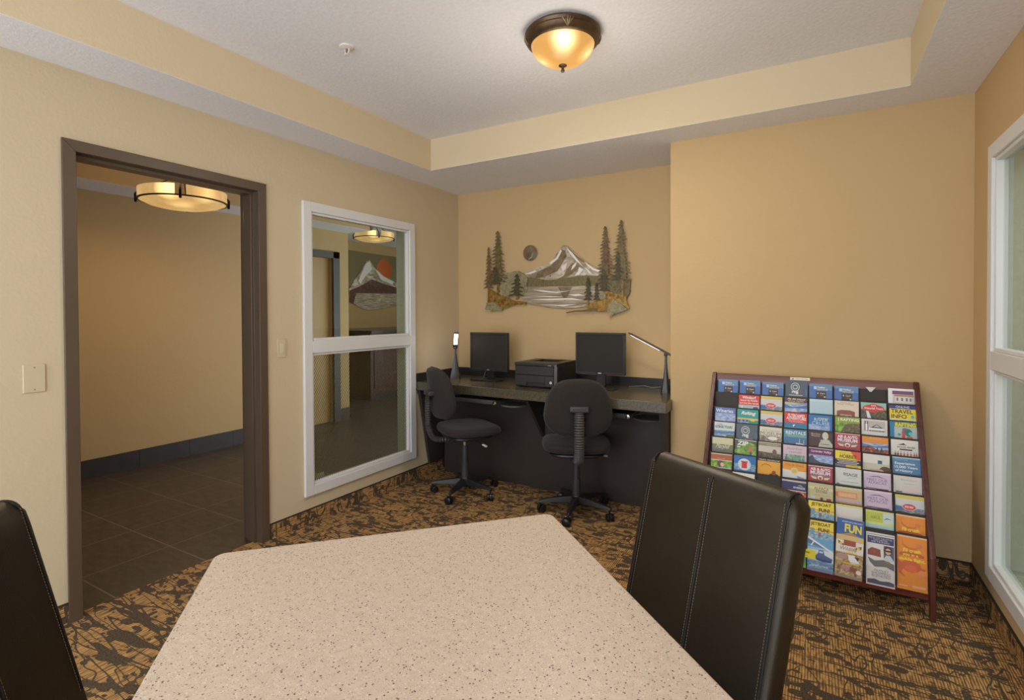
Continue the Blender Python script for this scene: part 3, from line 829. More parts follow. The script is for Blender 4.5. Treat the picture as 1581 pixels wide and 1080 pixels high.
def task_chair(loc, face, base_ang, label, zs=0.455):
    ZBK = 0.282
    """local +x is the direction the sitter faces"""
    t = thing('task_chair', label, 'office chair', loc, face, 'office chairs at the computer desk')
    s = MB(); s.xf = Matrix.Translation((0.03, 0, zs)); rounded_pad(0.44, 0.46, 0.064, 0.006, s)
    # waterfall front edge
    for k, v in enumerate(s.v):
        if v.x > 0.12: v.z -= (v.x - 0.12) ** 2 * 1.1
        if v.x < -0.10: v.z += (v.x + 0.10) ** 2 * 0.5
    s.build('seat', FABRIC, t, smooth=True, angle=60)
    sh = MB(); sh.xf = Matrix.Translation((0.02, 0, zs - 0.046)); rounded_pad(0.36, 0.38, 0.03, 0, sh); sh.build('seat_pan', BLACKP, t, smooth=True)
    b = MB(); b.xf = Matrix.Translation((-0.205, 0, zs + ZBK)) @ Matrix.Rotation(R(-8), 4, 'Y') @ Matrix.Rotation(R(90), 4, 'Y')
    rounded_pad(0.375, 0.435, 0.070, 0.004, b, p=3.0)
    for v in b.v:
        v.x += -0.02 + abs(v.y) ** 2 * 1.0
        v.y *= 1.03 - max(0, v.z - zs - 0.22) * 0.85
    b.build('backrest', FABRIC, t, smooth=True, angle=60)
    # piping groove of the backrest
    g = MB(); N = 48; pts = []
    for j in range(N + 1):
        a = 2 * math.pi * j / N
        y = math.copysign(abs(math.cos(a)) ** (2 / 2.8), math.cos(a)) * 0.217; z = math.copysign(abs(math.sin(a)) ** (2 / 2.8), math.sin(a)) * 0.187
        P = Matrix.Translation((-0.205, 0, zs + ZBK)) @ Matrix.Rotation(R(-8), 4, 'Y') @ Vector((0, y, z))
        P.x += -0.02 + abs(P.y) ** 2 * 1.1 + 0.004
        P.y *= 1.03 - max(0, P.z - zs - 0.22) * 0.85
        pts.append(P)
    g.tube(pts, 0.004, 6); g.build('piping', mat('dark_piping', (34, 30, 28), 0.8), t, smooth=True)
    # ribbed back support bar
    path = []
    key = [(-0.280, zs + 0.275), (-0.287, zs + 0.22), (-0.288, zs + 0.14), (-0.286, zs + 0.06), (-0.272, zs + 0.0), (-0.248, zs - 0.045), (-0.20, zs - 0.064), (-0.10, zs - 0.068)]
    K = 10
    for a in range(len(key) - 1):
        for j in range(K):
            f = j / K
            p0 = key[max(a - 1, 0)]; p1 = key[a]; p2 = key[a + 1]; p3 = key[min(a + 2, len(key) - 1)]
            q = [0.5 * (2 * p1[c] + (p2[c] - p0[c]) * f + (2 * p0[c] - 5 * p1[c] + 4 * p2[c] - p3[c]) * f * f + (3 * p1[c] - p0[c] - 3 * p2[c] + p3[c]) * f ** 3) for c in (0, 1)]
            path.append((q[0], 0, q[1]))
    path.append((key[-1][0], 0, key[-1][1]))
    rr = [0.034 if (k % 2 == 0) else 0.027 for k in range(len(path))]
    MB().tube(path, rr, 12, flat=0.62, upv=(1, 0, 0.001)).build('support_bar', mat('bellows_rubber', (66, 62, 60), 0.5), t, smooth=False)
    br = MB(); br.box((-0.300, -0.060, zs + 0.265), (-0.250, 0.060, zs + 0.302)); br.build('back_bracket', DARKP, t, bevel=0.008, seg=3)
    for y in (-0.045, 0.045): MB().lathe([(0, -0.3025), (0.005, -0.302), (0.006, -0.300), (0.006, -0.294)], (0, y, zs + 0.284), 12, 'x').build('bolt', mat('dull_bolt', (96, 92, 88), 0.5, metal=0.5), t)
    mc = MB().box((-0.11, -0.05, zs - 0.085), (0.08, 0.05, zs - 0.055)); mc.build('tilt_mechanism', BLACKP, t, bevel=0.006)
    cc = MB().cyl((0, 0, 0.10), (0, 0, 0.23), 0.028, 0.027, 20); cc.cyl((0, 0, 0.23), (0, 0, 0.36), 0.024, 0.022, 20)
    cc.build('gas_column', DARKP, t, smooth=True)
    MB().cyl((0, 0, 0.355), (0, 0, zs - 0.08), 0.014, 0.014, 16).build('piston', CHROME, t, smooth=True)
    lv = MB().tube([(0.02, -0.05, zs - 0.075), (0.05, -0.13, zs - 0.082), (0.07, -0.19, zs - 0.095)], 0.005, 8); lv.build('lever', BLACKP, t, smooth=True)
    MB().tube([(0.067, -0.18, zs - 0.093), (0.078, -0.215, zs - 0.100)], [0.010, 0.012], 10, flat=0.6).build('lever_tip', mat('white_lever', (210, 208, 200), 0.4), t, smooth=True)
    MB().lathe([(0, 0.055), (0.03, 0.055), (0.042, 0.075), (0.042, 0.11), (0.032, 0.125), (0, 0.125)], n=24).build('hub', BLACKP, t, smooth=True)
    for k in range(5):
        a = base_ang + R(72) * k - face
        rot = Matrix.Rotation(a, 4, 'Z')
        lg = MB(); lg.xf = rot
        L = 0.245
        vs = []
        for x, w, zb, zt_ in ((0.02, 0.024, 0.070, 0.118), (0.12, 0.021, 0.072, 0.108), (L - 0.02, 0.017, 0.072, 0.092), (L + 0.012, 0.013, 0.068, 0.084)):
            vs += [(x, -w, zb), (x, w, zb), (x, w * 0.75, zt_), (x, -w * 0.75, zt_)]
        fs = [(0, 3, 2, 1), (12, 13, 14, 15)]
        for q in range(3):
            o = 4 * q
            fs += [(o, o + 1, o + 5, o + 4), (o + 1, o + 2, o + 6, o + 5), (o + 2, o + 3, o + 7, o + 6), (o + 3, o, o + 4, o + 7)]
        lg.add(vs, fs); lo = lg.build('leg', BLACKP, t, bevel=0.003)
        cs = MB(); sw = R(35 + 50 * k)
        cs.xf = rot @ Matrix.Translation((L, 0, 0)) @ Matrix.Rotation(sw, 4, 'Z')
        cs.cyl((0, 0, 0.045), (0, 0, 0.076), 0.006, 0.006, 10)
        for y in (-0.017, 0.017):
            cs.lathe([(0, -0.008), (0.021, -0.008), (0.0255, -0.005), (0.0255, 0.005), (0.021, 0.008), (0, 0.008)], (-0.012, y, 0.0255), 22, 'y')
        # hood
        hood = []
        for j in range(9):
            b_ = R(-20 + j * 25)
            hood.append((-0.012 + 0.0285 * math.cos(b_), 0.0255 + 0.0285 * math.sin(b_)))
        hood = [h for h in hood] + [(-0.012 + 0.022 * math.cos(R(180)), 0.0255)]
        cs.prism(hood, 'y', -0.007, 0.007)
        cs.build('caster', mat('caster_plastic', (26, 26, 27), 0.3), lo, smooth=True)
    return t
task_chair((0.550, -0.690, 0), R(57), R(208), 'dark fabric office chair on casters turned sideways, near the left window', 0.488)
task_chair((1.426, -0.635, 0), R(117), R(209), 'dark fabric office chair on casters facing the desk, back turned to the room', 0.462)

# ---------------------------------------------------------------- dining table
ta = 46.8
A = Vector((1.522, -3.156)); u_ = Vector((math.cos(R(ta)), math.sin(R(ta)))); v_ = Vector((math.cos(R(ta - 89.0)), math.sin(R(ta - 89.0))))
WT_, LT = 0.893, 1.25
cen = A + u_ * WT_ / 2 + v_ * LT / 2
tb = thing('dining_table', 'beige speckled laminate table with rounded corners in the foreground', 'table', (cen.x, cen.y, 0), R(ta))
def rrect(w, l, r, k=6):
    pts = []
    for cx, cy, a0 in ((w / 2 - r, l / 2 - r, 0), (-w / 2 + r, l / 2 - r, 90), (-w / 2 + r, -l / 2 + r, 180), (w / 2 - r, -l / 2 + r, 270)):
        for j in range(k + 1):
            a = R(a0 + 90 * j / k); pts.append((cx + r * math.cos(a), cy + r * math.sin(a)))
    return pts
ZB = 0.75
MB().prism(rrect(WT_, LT, 0.028), 'z', ZB - 0.032, ZB).build('tabletop', table_mat(), tb, bevel=0.004, seg=3)
MB().box((-0.05, -0.05, 0.03), (0.05, 0.05, ZB - 0.032)).build('pedestal', BLACKP, tb, bevel=0.004)
ft = MB().box((-0.30, -0.035, 0.0), (0.30, 0.035, 0.035)); ft.box((-0.035, -0.30, 0.0), (0.035, 0.30, 0.035)); ft.build('pedestal_foot', BLACKP, tb, bevel=0.006)
MB().box((-0.25, -0.25, ZB - 0.045), (0.25, 0.25, ZB - 0.032)).build('top_plate', BLACKP, tb)

# ---------------------------------------------------------------- leather dining chairs
STITCH = mat('pale_stitching', (122, 108, 86), 0.7)
def leather_chair(top_c, ang, w, zt_, rake, label):
    """top_c: middle of the top edge; local +x = facing, y = width; ang = facing angle"""
    t = thing('dining_chair', label, 'dining chair', (top_c[0], top_c[1], 0), ang, 'leather dining chairs at the table')
    th = 0.062
    zs = 0.47
    X = lambda z: (zt_ - z) * rake - (0.020 * max(0, (z - 0.75)) / 0.2) * 0      # front face x at height z
    # backrest as a lofted padded slab: rows up the height, section around it
    b = MB(); rows = []
    zlist = [zs - 0.06, zs, 0.55, 0.65, 0.75, 0.84, 0.89, zt_ - 0.030, zt_ - 0.012, zt_ - 0.003, zt_]
    shrink = {zt_ - 0.030: (0.003, 0.0), zt_ - 0.012: (0.014, 0.009), zt_ - 0.003: (0.027, 0.019), zt_: (0.040, 0.027)}
    sec_n = 0
    vs = []
    for z in zlist:
        dw, dt = shrink.get(z, (0, 0))
        hw = w / 2 - dw - (zt_ - z) * 0.012
        ft_ = th / 2 - dt
        xc = X(z) - th / 2
        r = min(0.020, ft_ * 0.75)
        sec = []
        for sx_, sy_, a0 in ((1, 1, 0), (-1, 1, 90), (-1, -1, 180), (1, -1, 270)):
            for j in range(5):
                a = R(a0 + 90 * j / 4)
                sec.append((xc + sx_ * (ft_ - r) + r * math.cos(a), sy_ * (hw - r) + r * math.sin(a)))
            if sx_ == 1 and sy_ == 1: pass
        # slight fullness mid face
        sec_n = len(sec)
        vs += [(p[0], p[1], z) for p in sec]
    fs = [tuple(range(sec_n))[::-1], tuple((len(zlist) - 1) * sec_n + j for j in range(sec_n))]
    for q in range(len(zlist) - 1):
        for j in range(sec_n): fs.append((q * sec_n + j, q * sec_n + (j + 1) % sec_n, (q + 1) * sec_n + (j + 1) % sec_n, (q + 1) * sec_n + j))
    b.add(vs, fs); b.build('backrest', LEATHER, t, smooth=True, angle=70)
    s = MB(); s.xf = Matrix.Translation((0.225 + X(zs) - 0.0, 0, zs - 0.045)); rounded_pad(0.47, w - 0.01, 0.10, 0.008, s, p=7); s.build('seat', LEATHER, t, smooth=True, angle=70)
    # seams: raised welt and dashed stitches
    def seam(y, front=True, z0=zs + 0.04, z1=zt_ - 0.014, dash=True, name='seam'):
        m1 = MB(); N = 26; pts = []
        for j in range(N + 1):
            z = z0 + (z1 - z0) * j / N
            x = X(z) + (0.0008 if front else -th - 0.0008)
            if z > zt_ - 0.030: x -= (z - zt_ + 0.030) * 0.35
            pts.append((x, y, z))
        m1.tube(pts, 0.0022, 6); m1.build('seam', mat('black_welt', (24, 21, 17), 0.65), t, smooth=True)
        m2 = MB(); z = z0
        while z < z1 - 0.006:
            for o in (-0.007, 0.007) if abs(y) < w / 2 - 0.04 else (-0.007 * (1 if y > 0 else -1),):
                m2.tube([(X(z) + 0.0006, y + o, z), (X(z + 0.0045) + 0.0006, y + o, z + 0.0036)], 0.0008, 4)
            z += 0.0066
        m2.build('stitching', STITCH, t)
    seam(0.0); seam(w / 2 - 0.026); seam(-w / 2 + 0.026)
    # crease ridge over the top end
    for y in (w / 2 - 0.026, -w / 2 + 0.026):
        m1 = MB(); pts = []
        for a in range(0, 181, 15):
            pts.append((X(zt_ - 0.02) - th / 2 + (th / 2 - 0.002) * math.cos(R(a)), y * 0.985, zt_ - 0.024 + 0.0225 * math.sin(R(a))))
        m1.tube(pts, 0.0028, 6); m1.build('seam', mat('black_welt', (24, 21, 17), 0.65), t, smooth=True)
    LEGW = mat('espresso_leg_wood', (40, 28, 22), 0.4)
    xs = X(zs)
    for x, y, dx in ((xs + 0.40, 1, 0.0), (xs + 0.40, -1, 0.0), (xs - 0.03, 1, -0.06), (xs - 0.03, -1, -0.06)):
        yy = y * (w / 2 - 0.035); mb = MB()
        a, c = 0.019, 0.014
        mb.add([(x - a, yy - a, zs - 0.085), (x + a, yy - a, zs - 0.085), (x + a, yy + a, zs - 0.085), (x - a, yy + a, zs - 0.085),
                (x + dx - c, yy - c, 0), (x + dx + c, yy - c, 0), (x + dx + c, yy + c, 0), (x + dx - c, yy + c, 0)],
               [(0, 1, 2, 3), (7, 6, 5, 4), (0, 4, 5, 1), (1, 5, 6, 2), (2, 6, 7, 3), (3, 7, 4, 0)])
        mb.build('leg', LEGW, t, bevel=0.002)
    return t
CR = leather_chair((2.600, -2.517), R(-121.4), 0.462, 0.948, 0.25, 'black stitched leather dining chair right of the table, in front of the brochure rack')
CL = leather_chair((1.475, -3.60), R(46), 0.462, 0.948, 0.25, 'black leather dining chair at the left edge, partly cut off, near the doorway')

# ---------------------------------------------------------------- brochure rack
rk = thing('brochure_rack', 'tiered mahogany brochure rack full of leaflets standing by the right wall', 'brochure rack', (0, 0, 0))
MAH = wood_mat('mahogany_wood', (66, 30, 24), (104, 54, 44), 0.3, 'z')
MAHX = wood_mat('mahogany_rail_wood', (92, 52, 42), (134, 84, 68), 0.35, 'x')
RX0, RX1 = 2.285, 3.275
for x in (RX0, RX1 - 0.022):
    p = MB().prism([(-0.560, 0.985), (-0.585, 0.985), (-0.780, 0.62), (-1.040, 0.27), (-1.045, 0.0), (-1.020, 0.0), (-1.010, 0.255), (-0.75, 0.58), (-0.545, 0.94)], 'x', x, x + 0.022)
    # straight slanted front edge instead of the bowed one
    p = MB().prism([(-0.545, 0.985), (-0.572, 0.985), (-1.035, 0.275), (-1.045, 0.0), (-1.015, 0.0), (-0.995, 0.240), (-0.545, 0.91)], 'x', x, x + 0.022)
    p.build('upright', MAH, rk, bevel=0.003)
    MB().box((x + 0.001, -0.60, 0.0), (x + 0.021, -0.565, 0.90)).build('rear_leg', MAH, rk, bevel=0.002)
    MB().box((x + 0.001, -1.02, 0.10), (x + 0.021, -0.58, 0.135)).build('side_rail', MAH, rk, bevel=0.002)
MB().prism([(-0.548, 0.981), (-0.562, 0.981), (-0.570, 0.953), (-0.572, 0.925), (-0.558, 0.925)], 'x', RX0 + 0.022, RX1 - 0.022).build('top_rail', MAHX, rk, bevel=0.002)
MB().box((RX0 + 0.022, -1.022, 0.082), (RX1 - 0.022, -0.985, 0.116)).build('bottom_rail', wood_mat('dark_red_rail_wood', (84, 34, 28), (120, 54, 44), 0.28, 'x'), rk, bevel=0.003)
BLK = mat('rack_black_panel', (48, 40, 30), 0.55)
CX0, PITCHX = 2.3145, 0.1178
def tier(i_): return -0.58 - 0.05 * i_, 0.949 - 0.0763 * i_
TILT = 0.20                                      # brochures lean back (dy per dz)
BHT = 0.229
for r_ in range(9):
    y, z = tier(r_)
    if r_ == 0: y += 0.0
    zb = z - 0.215; yb = y - TILT * 0.215
    pn = MB().prism([(y + 0.012, z + 0.004), (y + 0.015, z + 0.004), (yb + 0.015, zb), (yb + 0.012, zb)], 'x', RX0 + 0.022, RX1 - 0.022)
    if r_ == 8: pn = MB().prism([(y + 0.012, z + 0.004), (y + 0.015, z + 0.004), (yb + 0.015 , zb - 0.012), (yb + 0.012, zb - 0.012)], 'x', RX0 + 0.022, RX1 - 0.022)
    pn.build('tier_panel', BLK, rk)
dv = []
for c in range(1, 8):
    x = CX0 + PITCHX * c - 0.0015
    y0_, z0_ = tier(0); y1_, z1_ = tier(8)
    d_ = MB().prism([(y0_ - 0.004, z0_ - 0.03), (y1_ - 0.014, z1_ - 0.01), (y1_ - 0.05, 0.13), (y1_ - 0.02, 0.13), (y1_ + 0.01, z1_), (y0_ + 0.008, z0_ - 0.01)], 'x', x - 0.0012, x + 0.0012)
    d_.build('divider', mat('dark_divider', (38, 26, 24), 0.4), rk)
MB().box((RX0 + 0.022, -1.022, 0.108), (RX1 - 0.022, -0.95, 0.114)).build('bottom_shelf', mat('grey_shelf', (110, 98, 86), 0.4), rk)
# clear lip holding the front row
cl_ = glass_mat('clear_acrylic', (252, 252, 252))
MB().box((RX0 + 0.024, -1.0335, 0.10), (RX1 - 0.024, -1.031, 0.19)).build('acrylic_lip', cl_, rk)

# --- leaflets
WHT, BLKI = (238, 236, 230), (34, 30, 30)
def ink(c): return mat('ink_%d_%d_%d' % tuple(c), [255 * (v / 255) ** 0.86 for v in c], 0.42)
EPS = 0.00025
class Leaflet:
    W = 0.108
    def __init__(s, h=BHT, th=0.006, base=WHT):
        s.h = h; s.mats = []; s.mb = MB(); s.k = 1; s.th = th
        s.mb.keep = True
        mi = s.mi(ink(base)); pa = s.mi(ink((226, 222, 212)))
        w = s.W
        vs = [(-w / 2, 0, 0), (w / 2, 0, 0), (w / 2, 0, -h), (-w / 2, 0, -h), (-w / 2, th, 0), (w / 2, th, 0), (w / 2, th, -h), (-w / 2, th, -h)]
        s.mb.add(vs, [(0, 3, 2, 1)], mi)
        s.mb.add(vs, [(4, 5, 6, 7), (0, 1, 5, 4), (1, 2, 6, 5), (2, 3, 7, 6), (3, 0, 4, 7)], pa)
    def mi(s, m_):
        if m_ not in s.mats: s.mats.append(m_)
        return s.mats.index(m_)
    def m(s, c): return s.mi(ink(c) if isinstance(c, tuple) else c)
    def P(s, x, v): return ((x - 0.5) * s.W, -EPS * s.k, -v * 0.082)     # v in units of one visible step
    def poly(s, pts, c):
        # counter-clockwise seen from the front
        A_ = sum(pts[i][0] * pts[(i + 1) % len(pts)][1] - pts[(i + 1) % len(pts)][0] * pts[i][1] for i in range(len(pts)))
        if A_ > 0: pts = pts[::-1]
        s.mb.add([s.P(*p) for p in pts], [tuple(range(len(pts)))], s.m(c)); s.k += 1; return s
    def rect(s, x0, v0, x1, v1, c): return s.poly([(x0, v0), (x1, v0), (x1, v1), (x0, v1)], c)
    def ell(s, x, v, rx, rv, c, n=20): return s.poly([(x + rx * math.cos(2 * math.pi * j / n), v + rv * math.sin(2 * math.pi * j / n)) for j in range(n)], c)
    def text(s, body, x, v, w, h, c, bold=0.02, shear=0.0):
        vs, fs = text_geo(body, bold, shear)
        mi = s.m(c)
        s.mb.add([((x - w / 2 + w * a - 0.5) * s.W, -EPS * s.k, -(v + h / 2 - h * b) * 0.082) for a, b in vs], fs, mi)
        s.k += 1; return s
    def lines(s, x, v, w, n, c, dv_=0.07, t=0.03):
        for j in range(n): s.rect(x - w / 2 * (1 - 0.12 * (j % 2)), v + j * dv_, x + w / 2 * (1 - 0.15 * ((j + 1) % 2)), v + j * dv_ + t, c)
        return s

SKY = photo_mat('print_sky', [(120, 150, 190), (170, 190, 210), (222, 226, 228)], 25, (1, 1, 3))
HILLS = photo_mat('print_hills', [(60, 72, 50), (104, 110, 60), (150, 140, 92)], 50)
WATER = photo_mat('print_water', [(60, 110, 160), (110, 160, 196), (206, 220, 226)], 60, (1, 1, 4))
MAPP = photo_mat('print_map', [(82, 102, 150), (140, 146, 160), (196, 192, 190)], 70)
AUTUMN = photo_mat('print_autumn', [(60, 44, 40), (160, 70, 40), (222, 150, 60)], 90)
FOOD = photo_mat('print_food', [(120, 40, 26), (206, 90, 44), (236, 190, 140)], 110)
SEPIA = photo_mat('print_sepia', [(96, 88, 72), (158, 150, 130), (218, 210, 190)], 70)
CAMO = photo_mat('print_savanna', [(108, 84, 66), (186, 150, 84), (224, 204, 170)], 70)
CITY = photo_mat('print_city', [(70, 130, 170), (150, 180, 196), (206, 220, 220)], 90)
FOREST = photo_mat('print_forest', [(52, 60, 40), (90, 84, 60), (150, 140, 110)], 90)
GRASS = photo_mat('print_meadow', [(70, 110, 40), (130, 176, 50), (182, 208, 90)], 50)
LAV = photo_mat('print_lavender', [(90, 80, 140), (120, 170, 120), (190, 200, 210)], 60)
SILV = photo_mat('print_skyblue_mist', [(110, 140, 200), (160, 180, 220), (220, 226, 240)], 50, (1, 1, 3))

def L_card(a):
    b = Leaflet(base=(66, 104, 172))
    b.poly([(0, 0), (1, 0), (1, 0.42), (0, 0.16)], (92, 132, 178)); b.rect(0.20, 0.17, 0.33, 0.36, (190, 206, 232))
    b.text('Outdoor', 0.53, 0.22, 0.34, 0.12, WHT); b.text('RESOURCES', 0.58, 0.36, 0.46, 0.12, (222, 206, 150))
    b.rect(0.30, 0.48, 0.74, 0.94, (46, 42, 38)); b.ell(0.38, 0.62, 0.03, 0.06, (214, 180, 130)); b.text('Card', 0.57, 0.62, 0.2, 0.1, (226, 200, 150))
    b.rect(0.50, 0.72, 0.62, 0.79, (150, 60, 44)); b.rect(0.64, 0.80, 0.71, 0.89, (226, 200, 180)); b.rect(0, 0.97, 1, 1.05, (150, 160, 190)); return b
def L_rng():
    b = Leaflet(base=(70, 84, 96)); n = 14
    b.ell(0.44, 0.42, 0.20, 0.30, (196, 200, 200)); b.ell(0.44, 0.42, 0.165, 0.25, (70, 84, 96)); b.ell(0.44, 0.42, 0.12, 0.17, (186, 192, 194)); b.ell(0.44, 0.42, 0.085, 0.10, (70, 84, 96))
    b.text('rng', 0.44, 0.80, 0.30, 0.20, (226, 228, 228), 0.04); b.rect(0.16, 0.95, 0.78, 0.99, (206, 204, 204)); b.rect(0.68, 0.60, 0.70, 0.92, (190, 60, 80)); b.rect(0.92, 0.55, 0.95, 1.0, (70, 130, 180)); return b
def L_purpleshop():
    b = Leaflet(); b.rect(0.18, 0.14, 0.98, 0.98, (214, 190, 196)); b.rect(0.16, 0.14, 0.96, 0.36, (118, 64, 110)); b.rect(0.24, 0.38, 0.98, 0.48, (160, 138, 70)); b.rect(0.26, 0.50, 0.92, 0.86, (226, 218, 204))
    for x in (0.32, 0.5, 0.68, 0.82): b.rect(x, 0.56, x + 0.07, 0.76, (120, 110, 110))
    return b
def L_windsurf():
    b = Leaflet(base=(176, 190, 196)); b.rect(0, 0, 1, 0.68, (218, 52, 40)); b.text('Windsurf', 0.5, 0.16, 0.66, 0.20, WHT); b.text('Stand Up Paddle', 0.5, 0.38, 0.84, 0.15, WHT); b.text('Surf, Kite, Bike, Rentals', 0.5, 0.56, 0.9, 0.12, WHT)
    b.poly([(0.1, 0.98), (0.18, 0.68), (0.22, 1.0)], WHT); b.rect(0.44, 0.72, 1, 1.0, SKY); b.ell(0.82, 0.86, 0.13, 0.09, (70, 74, 84)); return b
def L_map():
    b = Leaflet(base=(214, 190, 80)); b.rect(0, 0.20, 1, 1, (206, 206, 206)); b.rect(0, 0.24, 1, 1.0, (206, 206, 206)); b.poly([(0, 0.58), (0.4, 0.62), (1, 0.66), (1, 1), (0, 1)], MAPP)
    b.poly([(0, 0.62), (0.34, 0.68), (0.30, 0.80), (0, 0.86)], (66, 96, 158)); b.ell(0.48, 0.62, 0.25, 0.19, (224, 190, 180)); b.ell(0.48, 0.62, 0.22, 0.16, (206, 50, 56)); b.text('FREE MAP', 0.48, 0.62, 0.30, 0.12, WHT)
    b.poly([(0, 0.94), (0.2, 0.86), (0.5, 0.95), (0.8, 0.88), (1, 0.94), (1, 1.05), (0, 1.05)], HILLS); return b
def L_fly():
    b = Leaflet(base=(150, 140, 150)); b.rect(0, 0, 1, 0.30, (70, 50, 90)); b.text('Fly Mt Hood', 0.52, 0.09, 0.80, 0.14, (240, 214, 70), 0.03, 0.3); b.text('Scenic Flights', 0.5, 0.22, 0.7, 0.09, (210, 200, 220)); b.poly([(0, 0.30), (0.75, 0.30), (0.4, 0.42), (0, 0.40)], (216, 196, 90))
    b.rect(0, 0.42, 1, 1.05, SILV); b.poly([(0, 0.46), (0.35, 0.62), (0.6, 0.56), (1, 0.42), (1, 0.66), (0, 0.72)], (70, 106, 160)); b.poly([(0.2, 1.05), (0.44, 0.68), (0.70, 1.05)], (214, 210, 200)); b.poly([(0.7, 0.9), (1, 0.84), (1, 1.0), (0.75, 1.0)], (110, 90, 90)); return b
def L_paleblue():
    b = Leaflet(base=(176, 208, 220)); b.rect(0.0, 0.0, 0.96, 0.14, (190, 220, 226)); b.text('DIVE', 0.52, 0.56, 0.64, 0.36, (206, 190, 206), 0.0); b.text('DIVE', 0.52, 0.56, 0.60, 0.32, (176, 208, 220), 0.0); b.rect(0.1, 0.92, 1, 0.98, (60, 130, 190)); return b
def L_village():
    b = Leaflet(base=(226, 208, 182)); b.text('Historic\nRiver Village', 0.46, 0.17, 0.66, 0.20, (150, 120, 96), 0); b.poly([(0.10, 1.05), (0.10, 0.66), (0.3, 0.58), (0.66, 0.58), (0.84, 0.66), (0.84, 1.05)], (142, 66, 56))
    b.text('GENERAL', 0.48, 0.90, 0.50, 0.10, (226, 210, 190)); b.ell(0.48, 1.05, 0.24, 0.10, (226, 208, 182)); return b
def L_badge():
    b = Leaflet(base=(140, 196, 178)); b.poly([(0, 0.36), (1, 0.40), (1, 1.05), (0, 1.05)], FOREST); b.poly([(0.2, 0.52), (0.3, 0.5), (0.42, 1.05), (0.26, 1.05)], (222, 224, 226)); b.rect(0, 0.34, 1, 0.44, (214, 120, 74))
    b.ell(0.5, 0.34, 0.42, 0.22, (214, 44, 44)); b.ell(0.5, 0.20, 0.18, 0.14, (214, 44, 44)); b.ell(0.5, 0.52, 0.16, 0.10, (214, 44, 44)); b.text('GORGE', 0.5, 0.18, 0.2, 0.10, WHT); b.text('Waterfall Tours', 0.5, 0.35, 0.74, 0.13, WHT); return b
def L_travel():
    b = Leaflet(base=(240, 210, 40)); b.rect(0, 0, 1, 0.21, (44, 50, 120)); b.text('ONLINE', 0.5, 0.10, 0.52, 0.14, (220, 222, 236), 0); b.text('TRAVEL', 0.47, 0.37, 0.82, 0.25, BLKI, 0.015); b.text('INFO', 0.36, 0.67, 0.58, 0.24, BLKI, 0.015); b.ell(0.86, 0.66, 0.06, 0.10, (60, 180, 190))
    b.rect(0, 0.84, 1, 1.05, (232, 236, 230)); b.text('visitor', 0.28, 0.93, 0.3, 0.10, (130, 150, 190), 0); b.text('maps.com', 0.64, 0.93, 0.5, 0.10, (60, 150, 200), 0.01); return b
def L_wineries():
    b = Leaflet(base=(156, 170, 206)); b.rect(0, 0.0, 1, 0.40, (84, 104, 176)); b.text('Wineries', 0.46, 0.22, 0.86, 0.26, (224, 228, 242), 0.02); b.rect(0, 0.40, 1, 0.95, SILV); b.poly([(0, 0.92), (0.5, 0.95), (1, 0.9), (1, 1.05), (0, 1.05)], (120, 90, 110)); return b
def L_rafting():
    b = Leaflet(base=(40, 150, 142)); b.text('Rafting', 0.54, 0.27, 0.70, 0.30, WHT, 0.03, 0.35); b.rect(0, 0.58, 1, 0.84, (226, 186, 70)); b.rect(0, 0.68, 0.55, 1.0, WATER); b.rect(0.55, 0.70, 1, 1.05, (44, 140, 130)); b.ell(0.74, 0.70, 0.12, 0.08, (240, 190, 50))
    for x in (0.10, 0.30, 0.48): b.ell(x, 0.76, 0.05, 0.06, (90, 60, 50))
    return b
def L_flyboard():
    b = Leaflet(base=(30, 120, 170)); b.rect(0, 0, 1, 0.66, (222, 50, 38)); b.text('FLYBOARD\nADVENTURE', 0.52, 0.27, 0.86, 0.38, WHT, 0.03); b.lines(0.52, 0.50, 0.72, 2, (236, 170, 160)); b.ell(0.44, 0.84, 0.06, 0.08, WHT); b.ell(0.47, 0.87, 0.04, 0.05, (30, 30, 60)); b.rect(0, 0.94, 1, 1.0, (110, 170, 200)); return b
def L_river():
    b = Leaflet(base=(44, 110, 176)); b.poly([(0, 0.6), (0.5, 0.7), (0.9, 0.66), (0.9, 1.05), (0, 1.05)], SILV); b.text('STERNWHEELER', 0.62, 0.20, 0.46, 0.08, (214, 220, 110)); b.text('RIVER\nCRUISE', 0.52, 0.42, 0.74, 0.44, (206, 224, 240), 0.0); b.rect(0.92, 0, 1, 1.05, (40, 96, 170)); return b
def L_raftgreen():
    b = Leaflet(base=(140, 160, 40)); b.rect(0, 0.36, 1, 1.05, GRASS); b.poly([(0.4, 0.46), (1, 0.36), (1, 1.05), (0.2, 1.05)], photo_mat('print_brown_rock', [(70, 56, 40), (110, 92, 60), (150, 130, 80)], 80)); b.text('| RAFTING', 0.54, 0.20, 0.84, 0.22, WHT, 0.03); return b
def L_bottle():
    b = Leaflet(base=(222, 216, 210)); b.rect(0.08, 0.10, 0.92, 0.74, (190, 180, 172)); b.rect(0.12, 0.14, 0.26, 0.72, (100, 84, 96)); b.rect(0.15, 0.30, 0.23, 0.70, WHT); b.rect(0.175, 0.16, 0.205, 0.30, WHT)
    b.poly([(0.34, 0.52), (0.5, 0.36), (0.6, 0.28), (0.72, 0.40), (0.86, 0.52)], (90, 70, 70)); b.poly([(0.46, 0.46), (0.6, 0.32), (0.72, 0.46)], (196, 186, 180)); b.rect(0.28, 0.52, 0.9, 0.64, WHT); b.text('MOUNTAIN CELLARS', 0.60, 0.70, 0.58, 0.07, (70, 58, 58)); return b
